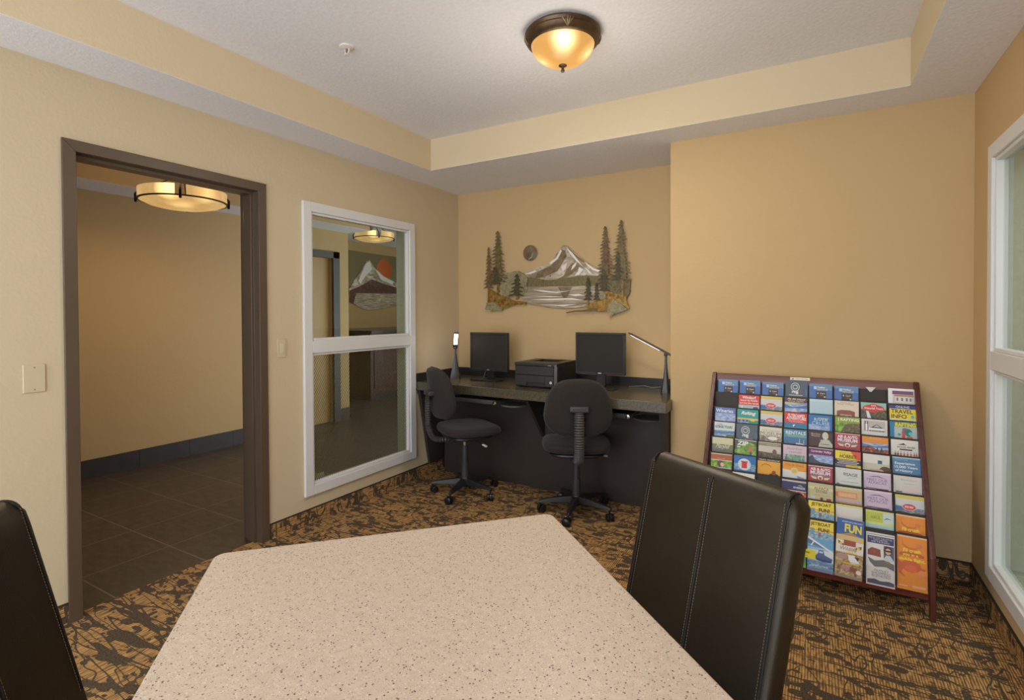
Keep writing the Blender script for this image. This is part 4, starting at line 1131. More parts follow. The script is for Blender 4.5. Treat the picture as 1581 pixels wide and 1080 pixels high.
def L_raftyel():
    b = Leaflet(base=(176, 190, 180)); b.rect(0, 0, 0.16, 1.05, (30, 120, 170)); b.rect(0.16, 0, 1, 0.30, (110, 124, 70)); b.text('RAFTING', 0.58, 0.17, 0.76, 0.24, (236, 220, 50), 0.04)
    b.ell(0.56, 0.48, 0.11, 0.13, (110, 96, 120)); b.rect(0.44, 0.56, 0.56, 0.98, (206, 60, 44)); b.ell(0.68, 0.62, 0.14, 0.22, (36, 110, 90)); b.ell(0.76, 0.68, 0.08, 0.10, (90, 190, 200)); b.ell(0.34, 0.76, 0.06, 0.08, (70, 150, 180)); b.ell(0.72, 0.92, 0.12, 0.08, (180, 90, 50)); return b
def L_gorge():
    b = Leaflet(base=(206, 218, 216)); b.text('COLUMBIA', 0.26, 0.16, 0.30, 0.06, (90, 100, 100)); b.text('GORGE TOURS', 0.46, 0.32, 0.84, 0.18, (70, 78, 76), 0.03); b.rect(0, 0.56, 1, 0.90, WATER); b.poly([(0, 0.58), (0.4, 0.66), (1, 0.56), (1, 0.72), (0, 0.80)], (84, 112, 168)); b.poly([(0.5, 1.05), (0.62, 0.84), (1, 0.80), (1, 1.05)], (104, 112, 50)); b.rect(0, 0.92, 0.5, 1.05, (120, 130, 150)); return b
def L_museum():
    b = Leaflet(base=(222, 214, 190)); b.text('THE DALLES', 0.5, 0.24, 0.8, 0.12, (160, 148, 120), 0); b.text('MUSEUM', 0.5, 0.43, 0.92, 0.22, (104, 84, 66), 0.0); b.rect(0, 0.56, 1, 1.05, SEPIA); b.poly([(0, 1.05), (0.14, 0.56), (0.30, 1.05)], (120, 96, 80)); b.ell(0.6, 0.72, 0.22, 0.12, (236, 232, 220)); return b
def L_rentals():
    b = Leaflet(base=(70, 140, 170)); b.text('RENTALS', 0.52, 0.20, 0.86, 0.20, (226, 238, 242), 0.02); b.lines(0.55, 0.34, 0.84, 2, (170, 196, 90)); b.rect(0.03, 0.50, 1, 0.92, (64, 108, 156)); b.poly([(0.5, 0.96), (0.54, 0.82), (0.8, 0.84), (0.96, 0.94), (0.9, 1.0)], (206, 206, 214)); b.rect(0.68, 0.56, 0.695, 0.84, WHT); b.rect(0.86, 0.60, 0.875, 0.84, WHT); b.rect(0, 0.96, 1, 1.05, (100, 100, 80)); return b
def L_statue():
    b = Leaflet(base=(66, 42, 34)); b.rect(0, 0, 1, 0.10, (40, 34, 32)); b.text('Maritime\nMuseum', 0.30, 0.24, 0.38, 0.22, (196, 176, 160), 0.01); b.ell(0.70, 0.26, 0.13, 0.24, (204, 200, 176)); b.poly([(0.40, 1.05), (0.46, 0.72), (0.60, 0.50), (0.84, 0.48), (1, 0.76), (1, 1.05)], (190, 188, 166)); b.poly([(0.50, 0.52), (0.60, 0.50), (0.60, 0.60), (0.48, 0.72)], (176, 168, 146)); b.rect(0.5, 0.76, 0.86, 0.80, (90, 84, 60)); return b
def L_airauto():
    b = Leaflet(base=(176, 48, 60)); b.rect(0.0, 0.0, 1, 0.05, (226, 190, 170)); b.text('AIR & AUTO', 0.5, 0.20, 0.80, 0.17, WHT, 0.04); b.text('MUSEUM', 0.5, 0.41, 0.80, 0.22, (228, 220, 236), 0.04); b.rect(0.1, 0.55, 0.9, 0.66, (130, 112, 100)); b.poly([(0.1, 0.64), (0.35, 0.68), (0.35, 0.80), (0.2, 0.78)], (226, 200, 160)); b.poly([(0.9, 0.64), (0.65, 0.68), (0.65, 0.80), (0.8, 0.78)], (226, 200, 160)); b.ell(0.5, 0.70, 0.11, 0.13, (232, 220, 200)); b.ell(0.5, 0.73, 0.06, 0.08, (176, 48, 60)); b.lines(0.5, 0.85, 0.66, 2, (150, 60, 70)); return b
def L_autumn():
    b = Leaflet(base=(226, 134, 40)); b.text('Fruit Loop', 0.52, 0.10, 0.42, 0.12, (240, 170, 90), 0); b.rect(0, 0.38, 1, 1.05, SKY); b.poly([(0, 0.44), (0.5, 0.56), (1, 0.44), (1, 0.60), (0, 0.66)], (90, 110, 170)); b.poly([(0, 0.62), (0.3, 0.56), (0.6, 0.76), (1, 0.70), (1, 1.05), (0, 1.05)], AUTUMN)
    for x in (0.16, 0.58, 0.74): b.poly([(x - 0.06, 0.86), (x, 0.56), (x + 0.06, 0.86)], (54, 56, 50))
    return b
def L_hood():
    b = Leaflet(base=(224, 218, 206)); b.poly([(0.24, 0.30), (0.36, 0.24), (0.48, 0.18), (0.50, 0.24), (0.6, 0.30)], (60, 54, 56)); b.text('HOOD RIVER', 0.56, 0.42, 0.66, 0.12, (80, 72, 72)); b.rect(0.32, 0.52, 0.78, 0.60, (66, 58, 58))
    for q, x in enumerate((0.16, 0.25, 0.36, 0.48, 0.60, 0.72, 0.84, 0.92)):
        b.rect(x - 0.008, 0.66, x + 0.008, 0.84, (90, 60, 50)); b.rect(x - 0.03, 0.78, x + 0.03, 0.98, (206, 84, 50) if q > 1 else (110, 64, 48))
    return b
def L_script():
    b = Leaflet(base=(204, 200, 180)); b.rect(0, 0.10, 1, 0.44, (206, 202, 152)); b.rect(0, 0.44, 1, 1.05, (116, 112, 84)); b.rect(0, 0.78, 1, 1.05, (96, 100, 84)); b.text('Maryhill', 0.52, 0.60, 0.70, 0.36, (226, 220, 206), 0.0, 0.6); return b
def L_zip():
    b = Leaflet(base=(72, 84, 56)); b.rect(0, 0, 1, 0.05, (200, 204, 196)); b.poly([(0.3, 0.30), (0.7, 0.14), (1, 0.30), (1, 0.95), (0, 0.92), (0, 0.74)], GRASS); b.text('ZIP', 0.36, 0.24, 0.54, 0.28, (228, 232, 226), 0.04, 0.15); b.rect(0.10, 0.44, 0.26, 0.54, (190, 200, 190)); b.ell(0.74, 0.60, 0.10, 0.16, (206, 96, 70)); b.rect(0.70, 0.74, 0.80, 0.96, (60, 80, 140)); return b
def L_sepialand():
    b = Leaflet(base=(186, 178, 160)); b.rect(0, 0.06, 1, 0.24, (140, 132, 100)); b.text('HERITAGE', 0.6, 0.15, 0.5, 0.08, (190, 182, 156), 0); b.rect(0, 0.24, 1, 0.62, (204, 192, 178)); b.poly([(0, 0.62), (1, 0.70), (1, 1.05), (0, 1.05)], photo_mat('print_dim_field', [(70, 62, 40), (100, 92, 60), (140, 128, 96)], 60)); b.ell(0.72, 0.62, 0.10, 0.20, (104, 84, 66)); return b
def L_pink():
    b = Leaflet(base=(212, 186, 196)); b.text('Hood River', 0.50, 0.20, 0.66, 0.16, (150, 130, 150), 0, 0.4); b.text('Lavender', 0.54, 0.40, 0.56, 0.16, (150, 130, 150), 0, 0.4); b.rect(0.08, 0.58, 0.92, 0.94, LAV); return b
def L_lavvalley():
    b = Leaflet(base=(104, 36, 86)); b.rect(0, 0, 1, 0.04, (220, 196, 186)); b.text('Lavender Valley', 0.52, 0.22, 0.82, 0.18, (236, 222, 236), 0.01, 0.2); b.rect(0, 0.42, 1, 1.05, SILV); b.lines(0.5, 0.44, 0.8, 1, (150, 120, 170)); b.poly([(0, 0.6), (0.16, 0.46), (0.26, 0.7), (0.5, 0.86), (1, 0.9), (1, 1.05), (0, 1.05)], (70, 66, 76)); return b
def L_hobbies():
    b = Leaflet(base=(240, 214, 40)); b.W = 0.108; b.poly([(0.6, 0), (1, 0), (1, 0.48), (0.84, 0.48)], (226, 70, 40)); b.text('RIVER CITY', 0.42, 0.14, 0.46, 0.09, (150, 120, 40), 0.0); b.text('HOBBIES', 0.50, 0.32, 0.66, 0.22, BLKI, 0.02, 0.2); b.rect(0, 0.50, 1, 0.80, (40, 36, 34)); b.lines(0.5, 0.54, 0.86, 3, (206, 202, 190), 0.09, 0.04); b.rect(0, 0.80, 0.42, 1.05, (120, 104, 140)); b.rect(0.42, 0.80, 0.9, 1.05, (214, 180, 60)); return b
def L_spa():
    b = Leaflet(base=(224, 218, 208)); b.rect(0, 0.52, 1, 1.05, (196, 194, 170)); b.rect(0.56, 0.32, 0.72, 0.52, (36, 96, 112)); b.ell(0.84, 0.88, 0.22, 0.24, (92, 56, 42)); b.ell(0.68, 0.96, 0.10, 0.12, (226, 176, 150)); b.poly([(0.26, 0.86), (0.62, 0.84), (0.64, 0.92), (0.28, 0.92)], (216, 164, 130)); b.rect(0, 0.93, 0.9, 1.05, (228, 220, 206)); return b
def L_history():
    b = Leaflet(base=(74, 122, 166)); b.rect(0, 0, 1, 0.08, (150, 186, 206)); b.text('Discovery', 0.32, 0.15, 0.46, 0.10, (160, 190, 210), 0.0); b.text('Experience', 0.44, 0.37, 0.72, 0.18, (232, 238, 240), 0.02); b.text('15,000 Years', 0.48, 0.57, 0.82, 0.17, (232, 238, 240), 0.02); b.text('of History', 0.40, 0.78, 0.62, 0.18, (232, 238, 240), 0.02); return b
def L_girl():
    b = Leaflet(base=(206, 196, 170)); b.rect(0, 0.06, 1, 0.40, (176, 84, 30)); b.text('naturally', 0.48, 0.32, 0.38, 0.07, (214, 190, 160), 0); b.rect(0, 0.46, 1, 0.92, GRASS); b.ell(0.46, 0.66, 0.16, 0.22, (92, 60, 44)); b.ell(0.54, 0.70, 0.09, 0.14, (222, 176, 146)); b.rect(0.4, 0.88, 1, 1.05, (196, 190, 214)); return b
def L_vest():
    b = Leaflet(base=(40, 100, 176)); b.rect(0, 0.5, 1, 0.92, WATER); b.ell(0.48, 0.54, 0.30, 0.38, (200, 208, 220)); b.ell(0.48, 0.54, 0.26, 0.33, (214, 220, 224)); b.rect(0.36, 0.34, 0.60, 0.78, (206, 40, 50)); b.poly([(0.43, 0.34), (0.53, 0.34), (0.48, 0.44)], (70, 30, 40)); b.poly([(0.33, 0.32), (0.40, 0.32), (0.37, 0.5)], (206, 40, 50)); b.poly([(0.56, 0.32), (0.63, 0.32), (0.60, 0.5)], (206, 40, 50)); return b
def L_fish():
    b = Leaflet(base=(232, 160, 36)); b.rect(0, 0.0, 1, 0.14, (44, 32, 34)); b.text('Fishing Adventures', 0.52, 0.07, 0.88, 0.09, (226, 214, 200)); pts = []
    for a in range(200, 341, 20): pts.append((0.38 + 0.24 * math.cos(R(a)), 0.56 + 0.26 * math.sin(R(a))))
    pts += [(p[0], p[1] + 0.05) for p in pts[::-1]]
    b.poly(pts, (150, 110, 40)); b.ell(0.72, 0.96, 0.20, 0.10, (70, 44, 30)); b.ell(0.72, 0.82, 0.09, 0.14, (150, 60, 40)); return b
def L_trains():
    b = Leaflet(base=(230, 150, 36)); b.text('DINNER TRAINS', 0.5, 0.17, 0.78, 0.14, (186, 106, 30), 0.01); b.poly([(0, 0.44), (0.5, 0.52), (1, 0.50), (1, 1.05), (0, 1.05)], (220, 218, 214)); b.ell(0.5, 0.50, 0.15, 0.19, (228, 206, 110)); b.ell(0.5, 0.50, 0.11, 0.14, (200, 184, 96)); b.poly([(0.6, 0.78), (1, 0.92), (1, 1.05), (0.66, 1.05)], (130, 140, 180)); return b
def L_sage():
    b = Leaflet(base=(212, 214, 206)); b.ell(0.36, 0.34, 0.06, 0.10, (150, 170, 156)); b.text('SAGE', 0.64, 0.36, 0.44, 0.18, (66, 84, 76), 0.01); b.lines(0.66, 0.54, 0.36, 1, (160, 190, 170)); b.rect(0.2, 0.78, 0.9, 0.80, (130, 120, 140)); b.poly([(0, 1.0), (0.1, 0.88), (0.2, 0.95), (1, 0.96), (1, 1.05), (0, 1.05)], (120, 130, 110)); return b
def L_alpacas():
    b = Leaflet(base=(208, 184, 206)); b.rect(0, 0, 1, 0.10, (226, 208, 214)); b.poly([(0.16, 0.30), (0.36, 0.22), (0.56, 0.20), (0.86, 0.36), (0.5, 0.26), (0.3, 0.29)], (130, 104, 140)); b.text('MEET OUR\nALPACAS', 0.5, 0.52, 0.76, 0.30, (110, 84, 126), 0.0); b.rect(0.08, 0.90, 0.46, 0.94, (84, 56, 62)); b.rect(0.46, 0.91, 0.9, 0.97, (96, 70, 84)); return b
def L_bloom():
    b = Leaflet(base=(214, 208, 200)); b.text('Bloomsbury', 0.54, 0.22, 0.56, 0.12, (160, 156, 148), 0); b.lines(0.55, 0.40, 0.40, 1, (180, 176, 168)); b.rect(0.3, 0.56, 0.9, 0.86, (218, 200, 196)); b.rect(0.08, 0.86, 0.30, 0.92, (70, 62, 60)); return b
def L_pendleton():
    b = Leaflet(base=(228, 220, 208)); b.text('PENDLETON', 0.50, 0.40, 0.76, 0.22, (84, 70, 66), 0.01); b.text('ROUND UP', 0.62, 0.72, 0.60, 0.18, (110, 96, 90), 0.0); return b
def L_navy():
    b = Leaflet(base=(44, 44, 84)); b.rect(0, 0, 1, 0.10, (190, 184, 180)); b.text('RIVERSIDE', 0.72, 0.42, 0.48, 0.12, (220, 220, 226)); b.poly([(0.64, 0.28), (0.78, 0.24), (0.88, 0.32)], (190, 180, 110)); b.rect(0, 0.64, 0.5, 1.02, FOOD); b.rect(0.52, 0.64, 1, 1.02, FOOD); b.rect(0, 0.60, 1, 0.64, (226, 206, 196)); return b
def L_alpstore():
    b = Leaflet(base=(196, 184, 132)); b.poly([(0, 0.2), (0.4, 0.16), (1, 0.26), (1, 0.4), (0, 0.34)], (214, 204, 160)); b.text('ALPACA\nSTORE', 0.54, 0.38, 0.58, 0.34, (104, 96, 70), 0.01); b.lines(0.6, 0.66, 0.7, 1, (170, 158, 100)); b.rect(0, 0.78, 0.3, 1.05, (212, 206, 196)); b.rect(0.5, 0.80, 0.6, 0.98, (120, 44, 34)); b.rect(0.74, 0.82, 0.92, 0.98, (150, 60, 44)); return b
def L_orangebox():
    b = Leaflet(base=(206, 178, 120)); b.rect(0, 0, 1, 0.12, (206, 200, 150)); b.rect(0, 0.30, 0.08, 0.56, (226, 130, 50)); b.rect(0.08, 0.28, 0.82, 0.62, (214, 110, 66)); b.rect(0.10, 0.31, 0.80, 0.59, (224, 160, 110)); b.text('HARVEST', 0.46, 0.45, 0.58, 0.18, (236, 190, 150), 0); b.rect(0, 0.70, 1, 0.88, (190, 160, 180)); b.rect(0, 0.86, 1, 0.95, (196, 150, 60)); return b
def L_green():
    b = Leaflet(base=(198, 204, 184)); b.rect(0, 0.0, 1, 0.1, (216, 214, 204)); b.rect(0.55, 0.3, 0.9, 0.8, (176, 190, 176)); return b
def L_hail():
    b = Leaflet(base=(206, 222, 216)); b.rect(0, 0.0, 0.62, 0.62, (190, 200, 60)); b.rect(0, 0.62, 1, 0.76, (206, 220, 120)); b.rect(0, 0.76, 1, 1.2, (170, 206, 216)); b.text('HAUL', 0.36, 0.36, 0.34, 0.18, (104, 120, 50), 0.0); b.poly([(0.62, 0.46), (0.76, 0.32), (0.92, 0.38), (0.76, 0.38)], (60, 70, 74)); b.rect(0, 0, 1, 0.08, (214, 222, 110)); return b
def jet(h):
    b = Leaflet(h, base=(140, 176, 200)); b.rect(0, 0, 1, 0.66, (244, 214, 40)); b.rect(0, 0.48, 1, 0.52, (226, 110, 50)); b.text('JETBOAT', 0.5, 0.20, 0.78, 0.24, BLKI, 0.02); b.text('FUN!', 0.62, 0.48, 0.42, 0.22, BLKI, 0.03); b.rect(0, 0.60, 0.9, 1.0, CITY); b.rect(0.10, 0.42, 0.26, 0.80, (110, 150, 176)); b.rect(0.42, 0.66, 0.52, 0.86, (160, 84, 74)); return b
def L_jet(): return jet(BHT)
def L_jetfull():
    b = jet(BHT); b.rect(0, 0.98, 1, 2.76, (150, 196, 220)); b.rect(0, 0.98, 1, 1.5, (96, 160, 206)); b.poly([(0, 0.90), (1, 1.62), (1, 1.72), (0, 1.02)], (226, 230, 232)); b.poly([(0, 1.02), (0.7, 1.5), (0, 1.3)], (84, 112, 140)); b.poly([(0.12, 1.42), (0.17, 1.42), (0.30, 1.12), (0.25, 1.10)], WHT); b.rect(0, 1.62, 1, 2.2, (218, 228, 234)); b.poly([(0.3, 1.96), (0.42, 1.78), (0.44, 1.6), (0.62, 1.6), (0.66, 1.84), (0.96, 2.0), (0.92, 2.2), (0.6, 2.26), (0.34, 2.16)], (70, 88, 150)); b.rect(0.46, 1.66, 0.6, 1.76, (206, 214, 226)); b.poly([(0.34, 2.06), (0.92, 2.12), (0.9, 2.2), (0.36, 2.16)], (40, 60, 110)); b.rect(0, 2.26, 1, 2.6, WATER); b.text('jetboat', 0.45, 2.50, 0.7, 0.16, (220, 230, 236), 0.01, 0.3); b.rect(0, 2.62, 1, 2.80, (110, 130, 160)); return b
def L_fun():
    b = Leaflet(0.262, base=(206, 180, 130)); b.rect(0, 0, 1, 0.95, (44, 84, 156)); b.text('ADVENTURE & DISCOVERY', 0.56, 0.16, 0.76, 0.09, (190, 206, 226)); b.poly([(0, 0.95), (0.5, 0.72), (1, 0.95)], (176, 130, 80)); b.text('FUN', 0.60, 0.50, 0.62, 0.46, (240, 216, 50), 0.04); b.rect(0, 0.90, 1, 1.25, (214, 184, 116)); b.rect(0, 1.2, 1, 1.85, (232, 222, 208)); b.poly([(0.06, 1.24), (0.26, 1.36), (0.3, 1.5), (0.1, 1.42)], (120, 70, 34)); b.poly([(0.94, 1.36), (0.74, 1.46), (0.70, 1.58), (0.92, 1.54)], (120, 70, 34)); b.rect(0.28, 1.16, 0.72, 1.46, (150, 66, 34)); b.ell(0.18, 1.38, 0.06, 0.06, (240, 200, 60)); b.ell(0.82, 1.50, 0.06, 0.06, (240, 200, 60)); b.text('Wildlife', 0.46, 1.62, 0.6, 0.20, (130, 100, 110), 0.0, 0.2); b.text('SAFARI', 0.56, 1.80, 0.36, 0.12, (244, 222, 40), 0.03); b.rect(0, 1.88, 1, 3.1, CAMO); b.poly([(0.46, 1.94), (0.7, 1.92), (0.9, 2.3), (0.6, 2.4), (0.48, 2.2)], (232, 230, 232)); b.poly([(0.68, 1.98), (0.86, 2.0), (0.82, 2.2)], (30, 28, 30)); b.ell(0.24, 2.06, 0.2, 0.16, (170, 130, 120)); b.rect(0.3, 2.36, 0.86, 2.44, (230, 196, 60)); b.ell(0.4, 2.66, 0.18, 0.1, (196, 130, 150)); b.rect(0.55, 2.56, 0.8, 2.8, (150, 70, 50)); b.ell(0.86, 2.78, 0.1, 0.12, (240, 224, 210)); b.rect(0.0, 3.04, 1, 3.2, (130, 116, 96)); return b
def L_greenfull():
    b = Leaflet(BHT, base=(92, 190, 72)); b.text('GO!', 0.76, 0.42, 0.30, 0.36, BLKI, 0.04, 0.2); b.rect(0, 0.9, 1, 1.30, (126, 146, 110)); b.ell(0.88, 1.12, 0.12, 0.12, (34, 34, 30)); b.rect(0, 1.30, 1, 2.1, (66, 52, 44)); b.poly([(0.5, 1.40), (0.94, 1.50), (0.86, 1.96), (0.42, 1.86)], (220, 208, 190)); b.poly([(0.55, 1.46), (0.87, 1.54), (0.81, 1.88), (0.49, 1.80)], (150, 110, 90)); b.text('tours', 0.6, 2.40, 0.7, 0.10, (40, 60, 36)); return b
def L_outlet():
    b = Leaflet(BHT, base=(228, 224, 218)); b.rect(0.04, 0.08, 0.98, 0.11, (90, 90, 110)); b.rect(0.05, 0.18, 0.97, 0.56, (52, 50, 92)); b.text('WE\'VE GOT THE STYLES\nTHAT MATTER\nAND THE BRANDS', 0.5, 0.37, 0.82, 0.28, (206, 206, 220), 0.0); b.poly([(0.06, 0.96), (0.2, 0.80), (0.5, 0.86), (0.52, 1.26), (0.06, 1.22)], (130, 62, 44)); b.rect(0.24, 0.84, 0.32, 1.06, (176, 50, 40)); b.rect(0.62, 0.62, 0.97, 1.36, (84, 76, 90)); b.ell(0.76, 0.86, 0.15, 0.24, (56, 38, 32)); b.ell(0.77, 0.90, 0.10, 0.17, (214, 172, 146)); b.rect(0.67, 0.84, 0.87, 0.92, (30, 26, 28)); b.poly([(0.60, 1.36), (0.7, 1.10), (0.84, 1.10), (0.97, 1.36)], (196, 206, 214)); b.poly([(0.06, 1.34), (0.3, 1.48), (0.6, 1.38), (0.97, 1.52), (0.97, 1.86), (0.7, 1.72), (0.3, 1.80), (0.14, 1.6)], (96, 90, 92)); b.ell(0.74, 1.52, 0.14, 0.1, (110, 104, 60)); b.text('OUTLET\nSHOPPING\nELEVATED', 0.52, 2.12, 0.66, 0.40, (120, 120, 120), 0.0); b.poly([(0.04, 2.50), (0.3, 2.44), (0.5, 2.52), (0.8, 2.46), (0.97, 2.52), (0.97, 2.70), (0.04, 2.70)], (70, 66, 84)); return b
def crab(h, full):
    b = Leaflet(h, base=(238, 134, 32)); b.rect(0, 0, 1, 0.07, (244, 190, 140))
    pts = [(0.16, 0.2), (0.22, 0.44), (0.40, 0.60), (0.62, 0.58), (0.72, 0.44), (0.76, 0.52), (0.62, 0.68), (0.36, 0.70), (0.18, 0.5)]
    b.poly(pts, (216, 104, 36)); b.ell(0.74, 0.46, 0.10, 0.12, (222, 120, 60)); b.poly([(0.08, 0.9), (0.5, 0.74), (0.9, 0.92), (0.9, 1.05), (0.08, 1.05)], (206, 84, 34)); b.text('I\'ll crush', 0.50, 0.74, 0.58, 0.20, (250, 222, 50), 0.035)
    if full:
        b.ell(0.46, 1.54, 0.34, 0.32, (206, 84, 34)); b.ell(0.46, 1.68, 0.22, 0.20, (216, 92, 38)); b.poly([(0.0, 1.30), (0.3, 1.46), (0.14, 1.9), (0.28, 2.14), (0.06, 1.98), (0.02, 1.7)], (200, 84, 36)); b.poly([(0.66, 1.5), (0.98, 1.62), (0.9, 1.68), (0.64, 1.64)], (200, 84, 36)); b.ell(0.80, 1.92, 0.10, 0.18, (226, 140, 90)); b.ell(0.80, 1.92, 0.06, 0.12, (238, 134, 32))
        b.text('you in a', 0.44, 0.98, 0.52, 0.18, (250, 222, 50), 0.035); b.text('tickle fight.', 0.50, 1.22, 0.88, 0.20, (250, 222, 50), 0.035); b.rect(0.06, 2.56, 0.34, 2.60, (250, 206, 150)); b.rect(0.5, 2.50, 0.92, 2.62, (246, 170, 110))
    return b
def L_crab(): return crab(BHT, False)
def L_crabfull(): return crab(BHT, True)
G_CARD = 'blue card leaflets in the top tier'
POS = lambda c, r_: ['first', 'second', 'third', 'fourth', 'fifth', 'sixth', 'seventh', 'eighth'][c] + ' column from the left'
ROW = ['top', 'second', 'third', 'fourth', 'fifth', 'sixth', 'seventh', 'eighth', 'bottom']
LST = [
 (0, 0, lambda: L_card(0), 'blue leaflet with a dark card picture at the top left corner of the rack', G_CARD),
 (1, 0, lambda: L_card(0), 'blue leaflet with a dark card picture directly above the red windsurfing leaflet', G_CARD),
 (2, 0, lambda: L_card(0), 'blue card leaflet in the top tier directly left of the dark slate leaflet', G_CARD),
 (3, 0, L_rng, 'dark slate leaflet with a round grey seal in the top tier of the rack', None),
 (4, 0, lambda: L_card(0), 'blue card leaflet in the top tier directly above the pale blue leaflet', G_CARD),
 (5, 0, lambda: L_card(0), 'rightmost blue card leaflet in the top tier, above the cream village leaflet', G_CARD),
 (7, 0, L_purpleshop, 'white leaflet with a purple shopfront picture at the top right of the rack', None),
 (1, 1, L_windsurf, 'red-topped leaflet reading Windsurf in the second tier', None),
 (2, 1, L_map, 'yellow-topped map leaflet with red oval, upper one of the two stacked together', 'yellow-topped map leaflets'),
 (3, 1, L_fly, 'scenic flight leaflet with purple band, yellow lettering and a snowy peak', None),
 (4, 1, L_paleblue, 'pale blue leaflet with faint outlined lettering above the river cruise leaflet', None),
 (5, 1, L_village, 'cream leaflet with a brown arch shape in the second tier', None),
 (6, 1, L_badge, 'leaflet with a red badge over a waterfall picture in the second tier', None),
 (7, 1, L_travel, 'yellow leaflet reading ONLINE TRAVEL INFO with a navy band', None),
 (0, 2, L_wineries, 'blue hazy leaflet reading Wineries at the left edge of the rack', None),
 (1, 2, L_rafting, 'teal leaflet reading Rafting in slanted white letters', None),
 (2, 2, L_map, 'yellow-topped map leaflet with red oval, lower one of the two stacked together', 'yellow-topped map leaflets'),
 (3, 2, L_flyboard, 'red and blue leaflet reading FLYBOARD ADVENTURE', None),
 (4, 2, L_river, 'blue leaflet reading RIVER CRUISE in thin pale letters', None),
 (5, 2, L_raftgreen, 'green leaflet reading RAFTING in white letters over a meadow', None),
 (6, 2, L_bottle, 'pale grey leaflet with a white bottle and a mountain drawing', None),
 (7, 2, L_raftyel, 'leaflet reading RAFTING in yellow with a colourful rafter and blue side strip', None),
 (0, 3, L_gorge, 'pale leaflet reading GORGE TOURS over a lake picture', None),
 (1, 3, L_rng, 'dark slate leaflet with a round grey seal below the teal rafting leaflet', None),
 (2, 3, L_museum, 'sepia leaflet reading MUSEUM in brown serif letters', None),
 (3, 3, L_rentals, 'blue-green leaflet reading RENTALS with a small boat', None),
 (4, 3, L_statue, 'dark brown leaflet with a pale statue figure', None),
 (5, 3, L_airauto, 'red leaflet reading AIR & AUTO MUSEUM below the green rafting leaflet', 'red air and auto museum leaflets'),
 (6, 3, L_autumn, 'orange-topped leaflet with an autumn valley picture', None),
 (7, 3, L_hood, 'cream leaflet reading HOOD RIVER with a row of orange bottles', None),
 (0, 4, L_script, 'olive leaflet with white script lettering at the left edge of the rack', None),
 (1, 4, L_zip, 'bright green leaflet reading ZIP with a small rider', None),
 (2, 4, L_sepialand, 'grey-brown leaflet with a dim field and a lone tree', None),
 (3, 4, L_pink, 'pale pink leaflet with script lettering and a lavender field picture', None),
 (4, 4, L_lavvalley, 'dark purple leaflet reading Lavender Valley', None),
 (5, 4, L_hobbies, 'yellow and black leaflet reading HOBBIES', None),
 (6, 4, L_spa, 'white leaflet with a teal square and a person lying down', None),
 (7, 4, L_history, 'blue leaflet reading Experience 15,000 Years of History', None),
 (0, 5, L_girl, 'orange-banded leaflet with a dark-haired person in a garden, just above the leather chair', None),
 (1, 5, L_vest, 'blue water leaflet with a red life vest in a white circle', None),
 (2, 5, L_fish, 'bright orange leaflet reading Fishing Adventures', None),
 (3, 5, L_trains, 'orange and white leaflet with a round pale gold seal', None),
 (4, 5, L_airauto, 'red leaflet reading AIR & AUTO MUSEUM below the purple lavender leaflet', 'red air and auto museum leaflets'),
 (5, 5, L_sage, 'pale grey-green leaflet reading SAGE', None),
 (6, 5, L_alpacas, 'pale lilac leaflet reading MEET OUR ALPACAS, upper of the two', 'lilac alpaca leaflets'),
 (7, 5, L_bloom, 'off-white leaflet with faint grey lettering below the blue history leaflet', None),
 (1, 6, L_pendleton, 'cream leaflet reading PENDLETON partly hidden behind the leather chair', None),
 (3, 6, L_navy, 'navy leaflet with a strip of food pictures', None),
 (4, 6, L_alpstore, 'khaki leaflet reading ALPACA STORE', None),
 (5, 6, L_orangebox, 'tan leaflet with orange framed lettering below the sage leaflet', None),
 (6, 6, L_alpacas, 'pale lilac leaflet reading MEET OUR ALPACAS, lower of the two', 'lilac alpaca leaflets'),
 (7, 6, L_map, 'yellow-topped map leaflet with red oval at the right edge above the orange leaflets', 'yellow-topped map leaflets'),
 (3, 7, L_green, 'pale grey-green leaflet just right of the leather chair corner', None),
 (4, 7, L_jet, 'yellow leaflet reading JETBOAT FUN!, the upper one with only its top showing', 'yellow jetboat leaflets'),
 (5, 7, L_hail, None, None),
 (6, 7, L_hail, 'lime and pale blue leaflet with a small bird shape below the lilac leaflets', None),
 (7, 7, L_crab, 'orange leaflet reading I\'ll crush, the upper one with only its top showing', 'orange crab leaflets'),
 (3, 8, L_greenfull, 'bright green leaflet with a stamp picture at the bottom beside the leather chair', None),
 (4, 8, L_jetfull, 'full-length yellow and blue leaflet reading JETBOAT FUN! with a boat', 'yellow jetboat leaflets'),
 (5, 8, L_fun, 'tall leaflet reading FUN with tiger eyes, tilted in the bottom tier', None),
 (6, 8, L_outlet, 'full-length white leaflet reading OUTLET SHOPPING ELEVATED with a person in sunglasses', None),
 (7, 8, L_crabfull, 'full-length orange crab leaflet reading tickle fight in the bottom right corner', 'orange crab leaflets'),
]
rnd = random.Random(3)
LDY = math.atan(TILT)
